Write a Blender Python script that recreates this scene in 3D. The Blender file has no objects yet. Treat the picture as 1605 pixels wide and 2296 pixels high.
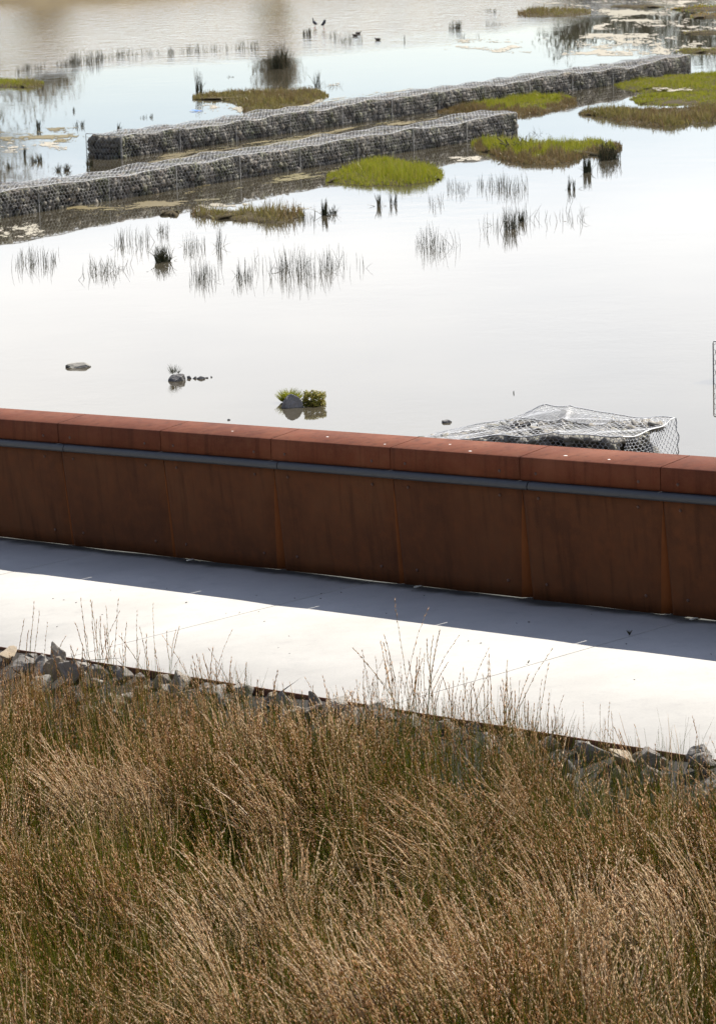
import bpy, bmesh, math, random
import numpy as np
from mathutils import Vector, Matrix

# ------------------------------------------------------------------ camera, sky, sun
sc = bpy.context.scene
RES = 1605.0
F, PITCH, ROLL, HC = 7188.9, .207, .0338, 6.662
camd = bpy.data.cameras.new('camera'); cam = bpy.data.objects.new('camera', camd)
sc.collection.objects.link(cam); sc.camera = cam
camd.sensor_fit = 'HORIZONTAL'; camd.sensor_width = 36.0; camd.lens = F / RES * 36.0
camd.clip_start = .1; camd.clip_end = 3000
cam.matrix_world = Matrix.Translation((0, 0, HC)) @ Matrix.Rotation(math.pi/2 - PITCH, 4, 'X') @ Matrix.Rotation(-ROLL, 4, 'Z')
camd.dof.use_dof = True; camd.dof.focus_distance = 27.0; camd.dof.aperture_fstop = 12.5

SUN_EL, SUN_AZ = math.radians(50), math.radians(46.8)
world = bpy.data.worlds.new('World'); sc.world = world; world.use_nodes = True
def setup_world():
    nt = world.node_tree; N = nt.nodes; L = nt.links; N.clear()
    out = N.new('ShaderNodeOutputWorld'); bg = N.new('ShaderNodeBackground'); bg.inputs[1].default_value = .095
    sky = N.new('ShaderNodeTexSky'); sky.sky_type = 'NISHITA'; sky.sun_disc = False
    sky.sun_elevation = SUN_EL; sky.sun_rotation = SUN_AZ; sky.air_density = 1.0; sky.dust_density = .25; sky.ozone_density = 1.0
    tc = N.new('ShaderNodeTexCoord'); sep = N.new('ShaderNodeSeparateXYZ'); L.new(tc.outputs['Generated'], sep.inputs[0])
    noi = N.new('ShaderNodeTexNoise'); noi.inputs['Scale'].default_value = 3.2; noi.inputs['Detail'].default_value = 6
    mp = N.new('ShaderNodeMapping'); mp.inputs['Scale'].default_value = (1, 1, 3.0)
    L.new(tc.outputs['Generated'], mp.inputs[0]); L.new(mp.outputs[0], noi.inputs['Vector'])
    # broken bright cloud all round, its base lying some degrees above the horizon
    ad = N.new('ShaderNodeMath'); ad.operation = 'MULTIPLY_ADD'; ad.inputs[1].default_value = .09; ad.inputs[2].default_value = -.045
    L.new(noi.outputs['Fac'], ad.inputs[0])
    s2 = N.new('ShaderNodeMath'); s2.operation = 'ADD'; L.new(sep.outputs['Z'], s2.inputs[0]); L.new(ad.outputs[0], s2.inputs[1])
    lo = N.new('ShaderNodeMapRange'); lo.interpolation_type = 'SMOOTHSTEP'
    for i, v in enumerate((.072, .135)): lo.inputs[1+i].default_value = v
    L.new(s2.outputs[0], lo.inputs[0])
    # thins to broken patches higher up
    hi = N.new('ShaderNodeMapRange'); hi.interpolation_type = 'SMOOTHSTEP'
    hi.inputs[1].default_value = .22; hi.inputs[2].default_value = .55; hi.inputs[3].default_value = 1; hi.inputs[4].default_value = .08
    L.new(sep.outputs['Z'], hi.inputs[0])
    n2 = N.new('ShaderNodeTexNoise'); n2.inputs['Scale'].default_value = 2.0; n2.inputs['Detail'].default_value = 8
    L.new(tc.outputs['Generated'], n2.inputs['Vector'])
    r2 = N.new('ShaderNodeMapRange'); r2.inputs[1].default_value = .3; r2.inputs[2].default_value = .6; r2.inputs[3].default_value = .62; r2.inputs[4].default_value = 1
    L.new(n2.outputs['Fac'], r2.inputs[0])
    m = N.new('ShaderNodeMath'); m.operation = 'MULTIPLY'; L.new(lo.outputs[0], m.inputs[0]); L.new(hi.outputs[0], m.inputs[1])
    m2 = N.new('ShaderNodeMath'); m2.operation = 'MULTIPLY'; L.new(m.outputs[0], m2.inputs[0]); L.new(r2.outputs[0], m2.inputs[1])
    dt = N.new('ShaderNodeVectorMath'); dt.operation = 'DOT_PRODUCT'; L.new(tc.outputs['Generated'], dt.inputs[0]); dt.inputs[1].default_value = (math.sin(SUN_AZ), math.cos(SUN_AZ), 0)
    ph = N.new('ShaderNodeMapRange'); ph.interpolation_type = 'SMOOTHSTEP'; ph.inputs[1].default_value = -.5; ph.inputs[2].default_value = .55; ph.inputs[3].default_value = .28; ph.inputs[4].default_value = 1
    L.new(dt.outputs['Value'], ph.inputs[0])      # thin cloud scatters the sun forward: brightest on the sun's side of the sky
    cl = N.new('ShaderNodeMixRGB'); cl.blend_type = 'MULTIPLY'; cl.inputs[0].default_value = 1; cl.inputs[1].default_value = (12.2, 11.9, 11.5, 1); L.new(ph.outputs[0], cl.inputs[2])
    mix = N.new('ShaderNodeMixRGB'); L.new(m2.outputs[0], mix.inputs[0])
    tint = N.new('ShaderNodeMixRGB'); tint.blend_type = 'MULTIPLY'; tint.inputs[0].default_value = 1; tint.inputs[2].default_value = (1.03, .94, .97, 1)
    L.new(sky.outputs[0], tint.inputs[1]); L.new(tint.outputs[0], mix.inputs[1])
    L.new(cl.outputs[0], mix.inputs[2])
    L.new(mix.outputs[0], bg.inputs[0]); L.new(bg.outputs[0], out.inputs[0])
setup_world()
sd = bpy.data.lights.new('sun', 'SUN'); sun = bpy.data.objects.new('sun', sd); sc.collection.objects.link(sun)
sd.energy = 5.0; sd.angle = math.radians(.53); sd.color = (1, .95, .87)
SUNV = Vector((math.sin(SUN_AZ)*math.cos(SUN_EL), math.cos(SUN_AZ)*math.cos(SUN_EL), math.sin(SUN_EL)))
sun.rotation_euler = (-SUNV).to_track_quat('-Z', 'Y').to_euler()
vs = sc.view_settings; vs.view_transform = 'Standard'; vs.look = 'None'; vs.gamma = 1; vs.use_curve_mapping = False
vs.exposure = 1.0
sc.render.engine = 'CYCLES'
sc.cycles.max_bounces = 4; sc.cycles.diffuse_bounces = 2; sc.cycles.glossy_bounces = 3; sc.cycles.transmission_bounces = 1; sc.cycles.adaptive_threshold = .02
sc.cycles.use_denoising = True

# ------------------------------------------------------------------ geometry of the place
rng = np.random.default_rng(7); random.seed(7)
WX, WY, WA, WP, ZP, G = -.2256, 26.728, .8165, 1.4861, .4631, .0627
CT, ST = math.cos(WA), math.sin(WA)

def ray(X, Y):
    a = (X-802.5)/F; b = (Y-1148)/F
    a, b = a*math.cos(ROLL)-b*math.sin(ROLL), a*math.sin(ROLL)+b*math.cos(ROLL)
    return np.array([a, math.cos(PITCH)-b*math.sin(PITCH), -math.sin(PITCH)-b*math.cos(PITCH)])
def at(X, Y, z=0.0):
    """where the sight line of a point of the photograph meets the level z (water is z = 0)"""
    r = ray(X, Y); return np.array([0, 0, HC]) + r*((z-HC)/r[2])
def zs(s):
    """height of the ramped path along its length"""
    return ZP + G*np.clip(s, -5.8, 11.0)
def sc_of(x, y):
    return (x-WX)*CT-(y-WY)*ST, -((x-WX)*ST+(y-WY)*CT)
def xy_of(s, c):
    return WX+s*CT-c*ST, WY-s*ST-c*CT
def pt(s, c, z):
    """point at s along the barrier, c in front of it, z above the path there"""
    x, y = xy_of(s, c); return (x, y, float(zs(s))+z)
def bank_z(s, c):
    return zs(s)-.025-.26*np.clip(c-3.3, 0, 2.7)-.02*np.maximum(c-6, 0)+.03*np.sin(s*1.7+c*2.3)
def on_bank(X, Y):
    r = ray(X, Y)
    t = 20.0
    for _ in range(30):
        p = np.array([0, 0, HC])+r*t
        s, c = sc_of(p[0], p[1]); t += (p[2]-bank_z(s, c))/-r[2]*.9
    return p

# ------------------------------------------------------------------ helpers
COL = sc.collection
class MB:
    def __init__(self): self.V = []; self.T = []; self.n = 0
    def add(self, v, faces, mat=0):
        v = np.asarray(v, float).reshape(-1, 3); f = np.asarray(faces, int)
        if len(v) == 0 or len(f) == 0: return
        self.V.append(v); self.T.append((f+self.n, mat)); self.n += len(v)
    def box(self, lo, hi, mat=0):
        x0, y0, z0 = lo; x1, y1, z1 = hi
        self.hexa([(x0,y0,z0),(x1,y0,z0),(x1,y1,z0),(x0,y1,z0),(x0,y0,z1),(x1,y0,z1),(x1,y1,z1),(x0,y1,z1)], mat)
    def hexa(self, p, mat=0):
        self.add(p, [(3,2,1,0),(4,5,6,7),(0,1,5,4),(1,2,6,5),(2,3,7,6),(3,0,4,7)], mat)
    def mesh(self, name, mats, off=(0,0,0), smooth=False):
        me = bpy.data.meshes.new(name)
        V = np.concatenate(self.V)-np.asarray(off, float)
        me.vertices.add(len(V)); me.vertices.foreach_set('co', V.astype(np.float32).ravel())
        idx = np.concatenate([f.ravel() for f, m in self.T]); tot = np.concatenate([np.full(len(f), f.shape[1]) for f, m in self.T])
        mi = np.concatenate([np.full(len(f), m) for f, m in self.T])
        me.loops.add(len(idx)); me.loops.foreach_set('vertex_index', idx.astype(np.int32))
        me.polygons.add(len(tot)); st = np.concatenate([[0], np.cumsum(tot)[:-1]])
        me.polygons.foreach_set('loop_start', st.astype(np.int32)); me.polygons.foreach_set('material_index', mi.astype(np.int32))
        if smooth: me.polygons.foreach_set('use_smooth', np.ones(len(tot), bool))
        me.update(calc_edges=True); me.validate()
        for m in (mats if isinstance(mats, (list, tuple)) else [mats]): me.materials.append(m)
        return me
    def build(self, name, mats, parent=None, smooth=False, loc=None):
        """one mesh object; vertices are given in world space. loc: its origin"""
        off = np.zeros(3)
        if parent is not None: off = np.array(base_of(parent))
        elif loc is not None: off = np.asarray(loc, float)
        o = bpy.data.objects.new(name, self.mesh(name, mats, off, smooth)); COL.objects.link(o)
        if parent is not None: o.parent = parent
        elif loc is not None: o.location = off
        return o
def base_of(o):
    v = Vector(o.location)
    while o.parent is not None:
        o = o.parent; v = v+Vector(o.location)
    return v
def empty(name, loc):
    o = bpy.data.objects.new(name, None); o.location = loc; o.empty_display_size = .2; COL.objects.link(o); return o
def tag(o, label=None, cat=None, group=None, kind=None):
    if label: o['label'] = label
    if cat: o['category'] = cat
    if group: o['group'] = group
    if kind: o['kind'] = kind
    return o

# ------------------------------------------------------------------ materials
def mat(name):
    m = bpy.data.materials.new(name); m.use_nodes = True
    nt = m.node_tree; b = nt.nodes['Principled BSDF']; return m, nt, nt.nodes, nt.links, b
def noise(N, L, scale, detail=4, vec=None, rough=.55, stretch=None):
    n = N.new('ShaderNodeTexNoise'); n.inputs['Scale'].default_value = scale; n.inputs['Detail'].default_value = detail; n.inputs['Roughness'].default_value = rough
    if stretch is not None:
        mp = N.new('ShaderNodeMapping'); mp.inputs['Scale'].default_value = stretch
        L.new(vec, mp.inputs[0]); L.new(mp.outputs[0], n.inputs['Vector'])
    elif vec is not None: L.new(vec, n.inputs['Vector'])
    return n.outputs['Fac']
def ramp(N, L, fac, stops):
    r = N.new('ShaderNodeValToRGB'); e = r.color_ramp.elements
    e[0].position = stops[0][0]; e[0].color = (*stops[0][1], 1); e[1].position = stops[-1][0]; e[1].color = (*stops[-1][1], 1)
    for p, c in stops[1:-1]:
        k = e.new(p); k.color = (*c, 1)
    L.new(fac, r.inputs[0]); return r.outputs[0]
def mixc(N, L, fac, a, b, mode='MIX'):
    m = N.new('ShaderNodeMixRGB'); m.blend_type = mode
    for i, v in ((0, fac), (1, a), (2, b)):
        if isinstance(v, (int, float)): m.inputs[i].default_value = v
        elif isinstance(v, tuple): m.inputs[i].default_value = (*v, 1)
        else: L.new(v, m.inputs[i])
    return m.outputs[0]
def mrange(N, L, v, a, b, c=0., d=1., smooth=True):
    r = N.new('ShaderNodeMapRange'); r.interpolation_type = 'SMOOTHSTEP' if smooth else 'LINEAR'
    for i, x in enumerate((a, b, c, d)): r.inputs[1+i].default_value = x
    L.new(v, r.inputs[0]); return r.outputs[0]
def math_(N, L, op, a, b):
    m = N.new('ShaderNodeMath'); m.operation = op
    for i, v in enumerate((a, b)):
        if isinstance(v, (int, float)): m.inputs[i].default_value = v
        else: L.new(v, m.inputs[i])
    return m.outputs[0]
def bump(N, L, b, h, strength, dist):
    n = N.new('ShaderNodeBump'); n.inputs['Strength'].default_value = strength if isinstance(strength, (int, float)) else 1
    n.inputs['Distance'].default_value = dist
    if not isinstance(strength, (int, float)): L.new(strength, n.inputs['Strength'])
    L.new(h, n.inputs['Height']); L.new(n.outputs[0], b.inputs['Normal'])
def position(N): return N.new('ShaderNodeNewGeometry').outputs['Position']
def island(N): return N.new('ShaderNodeNewGeometry').outputs['Random Per Island']
def orand(N): return N.new('ShaderNodeObjectInfo').outputs['Random']

def water_mat():
    m, nt, N, L, b = mat('pond_water')
    p = position(N); sep = N.new('ShaderNodeSeparateXYZ'); L.new(p, sep.inputs[0])
    n1 = noise(N, L, .35, 3, p)
    b.inputs['Roughness'].default_value = .02; b.inputs['IOR'].default_value = 1.36
    L.new(ramp(N, L, n1, [(.3, (.040, .034, .022)), (.7, (.060, .052, .036))]), b.inputs['Base Color'])
    # fine ripples; a breeze ruffles the far water
    fine = noise(N, L, 9, 3, p, .5, (1, .55, 1)); mid = noise(N, L, 1.6, 3, p, .5, (.8, 1, 1))
    h = math_(N, L, 'ADD', math_(N, L, 'MULTIPLY', fine, .35), mid)
    w1 = noise(N, L, .06, 2, p)
    yy = math_(N, L, 'ADD', sep.outputs['Y'], math_(N, L, 'MULTIPLY', w1, 30))
    xx = math_(N, L, 'MULTIPLY', sep.outputs['X'], 1.3)
    yy = math_(N, L, 'SUBTRACT', yy, xx)
    far = math_(N, L, 'ADD', mrange(N, L, yy, 116, 130, 0, .8), mrange(N, L, noise(N, L, .22, 3, p, .6, (1, .6, 1)), .4, .65, .008, .045))
    bump(N, L, b, h, far, .05)
    return m
def corten(name, c0, c1, c2, c3, streak=.5):
    m, nt, N, L, b = mat(name); p = position(N)
    big = noise(N, L, 1.3, 5, p, .6); mid = noise(N, L, 9, 6, p, .65); fine = noise(N, L, 110, 4, p, .6)
    st_ = noise(N, L, 5, 5, p, .6, (2.2, 2.2, .12))
    col = ramp(N, L, big, [(.3, c0), (.5, c1), (.72, c2)])
    col = mixc(N, L, mrange(N, L, mid, .40, .75, 0, .7), col, c3)
    dk = mixc(N, L, .55, c0, (0, 0, 0))
    col = mixc(N, L, math_(N, L, 'MULTIPLY', mrange(N, L, st_, .48, .72), streak), col, dk)
    col = mixc(N, L, mrange(N, L, fine, .35, .7, 0, .35), col, mixc(N, L, .5, c3, c2))
    col = mixc(N, L, mrange(N, L, fine, .62, .75, 0, .5), col, dk)
    run = noise(N, L, 3.1, 4, p, .6, (3.5, 3.5, .10))
    col = mixc(N, L, mrange(N, L, run, .6, .8, 0, .35), col, c3)
    L.new(mixc(N, L, math_(N, L, 'MULTIPLY', orand(N), .4), col, c0), b.inputs['Base Color'])
    b.inputs['Roughness'].default_value = .8; b.inputs['Specular IOR Level'].default_value = .15
    bump(N, L, b, fine, .12, .004)
    return m
def concrete_mat():
    m, nt, N, L, b = mat('concrete'); p = position(N)
    a = noise(N, L, .9, 6, p, .6); f = noise(N, L, 60, 3, p, .6); k = noise(N, L, 6, 6, p, .7)
    col = ramp(N, L, a, [(.3, (.36, .345, .31)), (.7, (.46, .44, .395))])
    col = mixc(N, L, mrange(N, L, k, .5, .75, 0, .3), col, (.26, .255, .24))
    col = mixc(N, L, mrange(N, L, f, .3, .7, 0, .16), col, (.22, .21, .2))
    # mossy damp staining plus contact shade painted into the concrete along the barrier's foot
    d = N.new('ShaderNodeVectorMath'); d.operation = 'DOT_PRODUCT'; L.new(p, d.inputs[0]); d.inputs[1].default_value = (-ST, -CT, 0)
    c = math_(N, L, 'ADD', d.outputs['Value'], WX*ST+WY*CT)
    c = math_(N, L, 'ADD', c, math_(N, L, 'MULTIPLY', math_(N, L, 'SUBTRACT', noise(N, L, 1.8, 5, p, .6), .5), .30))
    stain_shade = mrange(N, L, c, -.06, .10, 1, 0)
    col = mixc(N, L, math_(N, L, 'MULTIPLY', stain_shade, .95), col, (.020, .021, .014))
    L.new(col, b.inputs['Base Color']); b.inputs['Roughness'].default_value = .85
    bump(N, L, b, f, .15, .003); return m
def stone_mat(name, cols, moss=0.):
    m, nt, N, L, b = mat(name); tc = N.new('ShaderNodeTexCoord'); p = tc.outputs['Object']
    r = orand(N); isl = island(N); v = math_(N, L, 'FRACT', math_(N, L, 'ADD', r, isl), 0)
    base = ramp(N, L, v, [(i/(len(cols)-1), c) for i, c in enumerate(cols)])
    pw = position(N)
    n1 = noise(N, L, 14, 6, pw, .65); n2 = noise(N, L, 70, 4, pw, .7)
    col = mixc(N, L, mrange(N, L, n1, .35, .7, 0, .5), base, mixc(N, L, .5, base, (.26, .24, .21)))
    col = mixc(N, L, mrange(N, L, n2, .5, .75, 0, .5), col, (.06, .055, .05))
    if moss:
        col = mixc(N, L, math_(N, L, 'MULTIPLY', mrange(N, L, noise(N, L, 2.2, 4, pw), .45, .65), moss), col, (.09, .10, .04))
    L.new(col, b.inputs['Base Color']); b.inputs['Roughness'].default_value = .9
    bump(N, L, b, n1, .5, .02); return m
def leaf_mat(name, cols, trans=.35, gloss=.45, own=1.0):
    """blades: each blade takes its own tone, light passes through"""
    m, nt, N, L, b = mat(name)
    v = math_(N, L, 'FRACT', math_(N, L, 'ADD', math_(N, L, 'MULTIPLY', island(N), own), orand(N)), 0)
    col = ramp(N, L, v, [(i/(len(cols)-1), c) for i, c in enumerate(cols)])
    L.new(col, b.inputs['Base Color']); b.inputs['Roughness'].default_value = gloss
    b.inputs['Specular IOR Level'].default_value = .35
    if trans:
        t = N.new('ShaderNodeBsdfTranslucent'); L.new(col, t.inputs['Color'])
        mx = N.new('ShaderNodeMixShader'); mx.inputs[0].default_value = trans
        L.new(b.outputs[0], mx.inputs[1]); L.new(t.outputs[0], mx.inputs[2])
        L.new(mx.outputs[0], N['Material Output'].inputs['Surface'])
    return m
def plain(name, col, rough=.6, metal=0., var=.25, scale=12):
    m, nt, N, L, b = mat(name)
    n = noise(N, L, scale, 5, position(N), .6)
    L.new(mixc(N, L, mrange(N, L, n, .3, .7, 0, var), col, tuple(c*.4 for c in col)), b.inputs['Base Color'])
    b.inputs['Roughness'].default_value = rough; b.inputs['Metallic'].default_value = metal; return m

M = {}
M['water'] = water_mat()
M['cap'] = corten('rusted_cap', (.075, .020, .010), (.125, .034, .015), (.20, .072, .038), (.15, .056, .026), .6)
M['panel'] = corten('rusted_panel', (.056, .021, .010), (.092, .034, .014), (.12, .050, .021), (.13, .043, .015), .55)
M['wedge'] = corten('rusted_fold', (.11, .035, .010), (.16, .05, .014), (.20, .064, .018), (.16, .048, .014), .3)
M['edging'] = corten('rusted_edging', (.05, .022, .012), (.07, .028, .014), (.08, .03, .015), (.09, .04, .02), .3)
M['rail'] = plain('painted_rail', (.034, .038, .045), .5, 0, .2, 30)
M['bolt'] = plain('rusty_bolt', (.10, .05, .035), .6, .2, .3)
M['post'] = plain('rusty_post', (.05, .03, .02), .8)
M['tick'] = plain('pale_tick', (.5, .48, .42), .5, .3)  # pale colour standing in for sunlight on the strips at the wall foot
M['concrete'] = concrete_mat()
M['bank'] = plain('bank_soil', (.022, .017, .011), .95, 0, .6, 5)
M['rock'] = stone_mat('edge_rock', [(.125, .112, .098), (.205, .185, .155), (.085, .078, .072), (.25, .195, .125), (.145, .12, .088), (.255, .235, .20), (.115, .098, .08)])
M['gstone'] = stone_mat('gabion_stone', [(.125, .115, .098), (.165, .148, .118), (.10, .096, .088), (.185, .158, .118), (.135, .122, .10), (.15, .12, .095)], .6)
M['mstone'] = stone_mat('wet_stone', [(.17, .16, .14), (.24, .22, .185), (.12, .115, .105), (.28, .25, .20)], .3)
M['wire'] = plain('galvanised_wire', (.30, .30, .295), .5, .15, .25, 40)
M['netwire'] = plain('bright_wire', (.52, .52, .51), .45, .15, .4, 10)
M['wired'] = plain('weathered_wire', (.40, .39, .37), .5, .25, .4, 6)
M['core'] = plain('stone_core', (.05, .047, .04), .95)
M['green'] = leaf_mat('lush_grass', [(.15, .18, .010), (.22, .24, .012), (.27, .27, .018), (.17, .195, .012), (.29, .24, .06), (.23, .25, .016)], .4)
M['olive'] = leaf_mat('olive_marsh', [(.16, .13, .035), (.22, .18, .06), (.13, .12, .03), (.27, .21, .09), (.17, .17, .04)], .35)
M['brown'] = leaf_mat('brown_marsh', [(.13, .075, .035), (.20, .14, .06), (.11, .09, .03), (.24, .17, .09), (.15, .14, .04)], .3)
M['orange'] = leaf_mat('orange_marsh', [(.30, .16, .03), (.36, .21, .04), (.26, .18, .03), (.33, .25, .05)], .4)
M['rush'] = leaf_mat('rush_stem', [(.030, .038, .016), (.05, .056, .022), (.04, .045, .02), (.075, .07, .035)], .15)
M['rushpale'] = leaf_mat('pale_rush_stem', [(.075, .08, .05), (.11, .11, .07), (.06, .065, .04), (.14, .13, .09)], .15)
M['rushtan'] = leaf_mat('dry_rush_stem', [(.12, .085, .045), (.18, .13, .07), (.05, .05, .02)], .2)
M['mud'] = plain('wet_mud', (.075, .06, .035), .95, 0, .6, 6); M['mud'].node_tree.nodes['Principled BSDF'].inputs['Specular IOR Level'].default_value = .05
M['algae'] = leaf_mat('pale_algae', [(.25, .225, .17), (.30, .27, .21), (.22, .20, .145)], 0, .8)
M['scum'] = leaf_mat('brown_algae', [(.09, .068, .022), (.13, .10, .035), (.07, .056, .018), (.17, .14, .05)], 0, .7)
M['gstem'] = leaf_mat('field_rush_stem', [(.075, .105, .008), (.12, .15, .012), (.15, .165, .014), (.19, .16, .024), (.095, .125, .010)], .38, .35, .4)
M['gdead'] = leaf_mat('field_straw', [(.54, .37, .19), (.68, .51, .30), (.44, .28, .125), (.78, .62, .42)], .38, .4, .5)
M['gseed'] = leaf_mat('field_seed', [(.33, .155, .05), (.58, .33, .15), (.24, .10, .028), (.74, .47, .245), (.46, .25, .10), (.27, .12, .036)], .36, .32, .3)
M['gold'] = leaf_mat('field_gold_stem', [(.34, .18, .018), (.42, .24, .03), (.22, .17, .022)], .38, .45, .5)
M['bird'] = plain('dark_plumage', (.012, .013, .022), .6)
M['leg'] = plain('bird_leg', (.35, .10, .06), .6)
M['duck'] = plain('brown_plumage', (.06, .045, .032), .7, 0, .6, 25)
M['white'] = plain('white_lump', (.75, .72, .66), .7, 0, .15)
M['debris'] = plain('dark_debris', (.05, .035, .025), .9)
M['blue'] = plain('blue_plastic', (.04, .16, .45), .35, 0, .1)
M['bark'] = plain('bark', (.11, .085, .06), .9, 0, .5, 8)
M['treeleaf'] = leaf_mat('tree_leaf', [(.10, .075, .03), (.14, .10, .04), (.08, .07, .025)], .2)
M['darkleaf'] = leaf_mat('dark_tree_leaf', [(.035, .045, .02), (.05, .06, .025), (.03, .035, .018)], .2)
M['farbank'] = plain('far_bank_grass', (.17, .125, .055), .95, 0, .5, .7)
M['pebble'] = plain('pebble', (.09, .085, .08), .9)
M['flower'] = leaf_mat('mossy_mound', [(.22, .26, .025), (.36, .32, .04), (.48, .36, .07), (.17, .21, .02), (.40, .28, .06)], .4)

# ------------------------------------------------------------------ vector builders
def tubes(mb, C, R, sides=3, mat_=0):
    """C (N,k,3) centre lines, R (N,k) radii"""
    N, k, _ = C.shape
    t = C[:, -1]-C[:, 0]; t /= np.linalg.norm(t, axis=1, keepdims=True)+1e-9
    ref = np.where(np.abs(t[:, 2:3]) > .8, np.array([[1., 0, 0]]), np.array([[0, 0, 1.]]))
    u = np.cross(t, ref); u /= np.linalg.norm(u, axis=1, keepdims=True)+1e-9; v = np.cross(t, u)
    ang = np.arange(sides)*2*math.pi/sides
    ring = u[:, None, None, :]*np.cos(ang)[None, None, :, None]+v[:, None, None, :]*np.sin(ang)[None, None, :, None]
    V = C[:, :, None, :]+ring*R[:, :, None, None]
    b = (np.arange(N)*k*sides)[:, None, None]; j = np.arange(k-1)[None, :, None]; i = np.arange(sides)[None, None, :]
    i2 = (i+1) % sides
    q = np.stack([b+j*sides+i, b+j*sides+i2, b+(j+1)*sides+i2, b+(j+1)*sides+i], -1).reshape(-1, 4)
    mb.add(V.reshape(-1, 3), q, mat_)
def stems(n, base, length, az, lean, bend, k=5):
    """curved centre lines (N,k,3)"""
    j = np.linspace(0, 1, k)
    th = lean[:, None]+bend[:, None]*(j[None, :]**1.4)
    seg = length[:, None]/(k-1)
    dr = np.sin(th)*seg; dz = np.cos(th)*seg
    r = np.concatenate([np.zeros((n, 1)), np.cumsum(dr[:, :-1], 1)], 1); z = np.concatenate([np.zeros((n, 1)), np.cumsum(dz[:, :-1], 1)], 1)
    return np.stack([base[:, 0:1]+r*np.cos(az)[:, None], base[:, 1:2]+r*np.sin(az)[:, None], base[:, 2:3]+z], -1)
def ribbons(mb, C, Wd, mat_=0, rg=rng):
    """flat tapering leaves along C (N,k,3), half widths Wd (N,)"""
    N, k, _ = C.shape
    a = rg.uniform(0, math.pi, N); side = np.stack([np.cos(a), np.sin(a), np.zeros(N)], -1)
    tap = np.linspace(1, .15, k)
    A = C-side[:, None]*(Wd[:, None]*tap)[:, :, None]; B = C+side[:, None]*(Wd[:, None]*tap)[:, :, None]
    V = np.stack([A, B], 2).reshape(-1, 3)
    b = (np.arange(N)*k*2)[:, None]; j = np.arange(k-1)[None, :]
    q = np.stack([b+2*j, b+2*j+1, b+2*j+3, b+2*j+2], -1).reshape(-1, 4)
    mb.add(V, q, mat_)
OCT = np.array([[1,0,0],[-1,0,0],[0,1,0],[0,-1,0],[0,0,1],[0,0,-1]], float)
OCTF = np.array([[0,2,4],[2,1,4],[1,3,4],[3,0,4],[2,0,5],[1,2,5],[3,1,5],[0,3,5]])
def capsules(mb, P, D, ln, wd, mat_=0):
    """small pointed bodies at P along D"""
    n = len(P); D = D/(np.linalg.norm(D, axis=1, keepdims=True)+1e-9)
    ref = np.where(np.abs(D[:, 2:3]) > .8, np.array([[1., 0, 0]]), np.array([[0, 0, 1.]]))
    u = np.cross(D, ref); u /= np.linalg.norm(u, axis=1, keepdims=True)+1e-9; v = np.cross(D, u)
    V = P[:, None]+u[:, None]*(OCT[None, :, 0:1]*wd[:, None, None])+v[:, None]*(OCT[None, :, 1:2]*wd[:, None, None])+D[:, None]*(OCT[None, :, 2:3]*ln[:, None, None])
    mb.add(V.reshape(-1, 3), (OCTF[None]+(np.arange(n)*6)[:, None, None]).reshape(-1, 3), mat_)
def rock_mesh(name, m, seed, n=16, flat=.75, sub=0):
    """an angular broken stone about one unit across"""
    rg = np.random.default_rng(seed); bm = bmesh.new()
    p = rg.normal(size=(n, 3)); p /= np.linalg.norm(p, axis=1, keepdims=True); p *= rg.uniform(.82, 1.0, (n, 1))
    p = p*np.array([.55, .5, .5*flat])
    for q in p: bm.verts.new(q)
    r = bmesh.ops.convex_hull(bm, input=bm.verts)
    bmesh.ops.delete(bm, geom=[g for g in r['geom_interior'] if isinstance(g, bmesh.types.BMVert)], context='VERTS')
    if sub:
        bmesh.ops.bevel(bm, geom=list(bm.edges), offset=.035, segments=1, affect='EDGES')
        bmesh.ops.triangulate(bm, faces=list(bm.faces))
        bmesh.ops.subdivide_edges(bm, edges=list(bm.edges), cuts=sub, use_grid_fill=True)
        for v in bm.verts:
            d = math.sin(v.co.x*13+seed)*math.sin(v.co.y*11+seed*2)*math.sin(v.co.z*15)*.035+math.sin(v.co.x*31+v.co.z*27)*math.sin(v.co.y*29)*.012+rg.normal()*.006
            v.co += v.co.normalized()*d
    me = bpy.data.meshes.new(name); bm.to_mesh(me); bm.free(); me.materials.append(m); return me
def stone_arrays(seeds, n=11, flat=.8):
    out = []
    for s in seeds:
        me = rock_mesh('tmp', None, s, n, flat) if False else None
        rg = np.random.default_rng(s); bm = bmesh.new()
        p = rg.normal(size=(n, 3)); p /= np.linalg.norm(p, axis=1, keepdims=True); p *= rg.uniform(.85, 1.0, (n, 1)); p = np.sign(p)*np.abs(p)**.9*np.array([.55, .5, .5*flat])
        for q in p: bm.verts.new(q)
        r = bmesh.ops.convex_hull(bm, input=bm.verts)
        bmesh.ops.delete(bm, geom=[g for g in r['geom_interior'] if isinstance(g, bmesh.types.BMVert)], context='VERTS')
        bm.verts.index_update(); out.append((np.array([v.co[:] for v in bm.verts]), np.array([[v.index for v in f.verts] for f in bm.faces]))); bm.free()
    return out
def rotm(rg):
    q = rg.normal(size=4); q /= np.linalg.norm(q); w, x, y, z = q
    return np.array([[1-2*(y*y+z*z), 2*(x*y-z*w), 2*(x*z+y*w)], [2*(x*y+z*w), 1-2*(x*x+z*z), 2*(y*z-x*w)], [2*(x*z-y*w), 2*(y*z+x*w), 1-2*(x*x+y*y)]])
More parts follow.
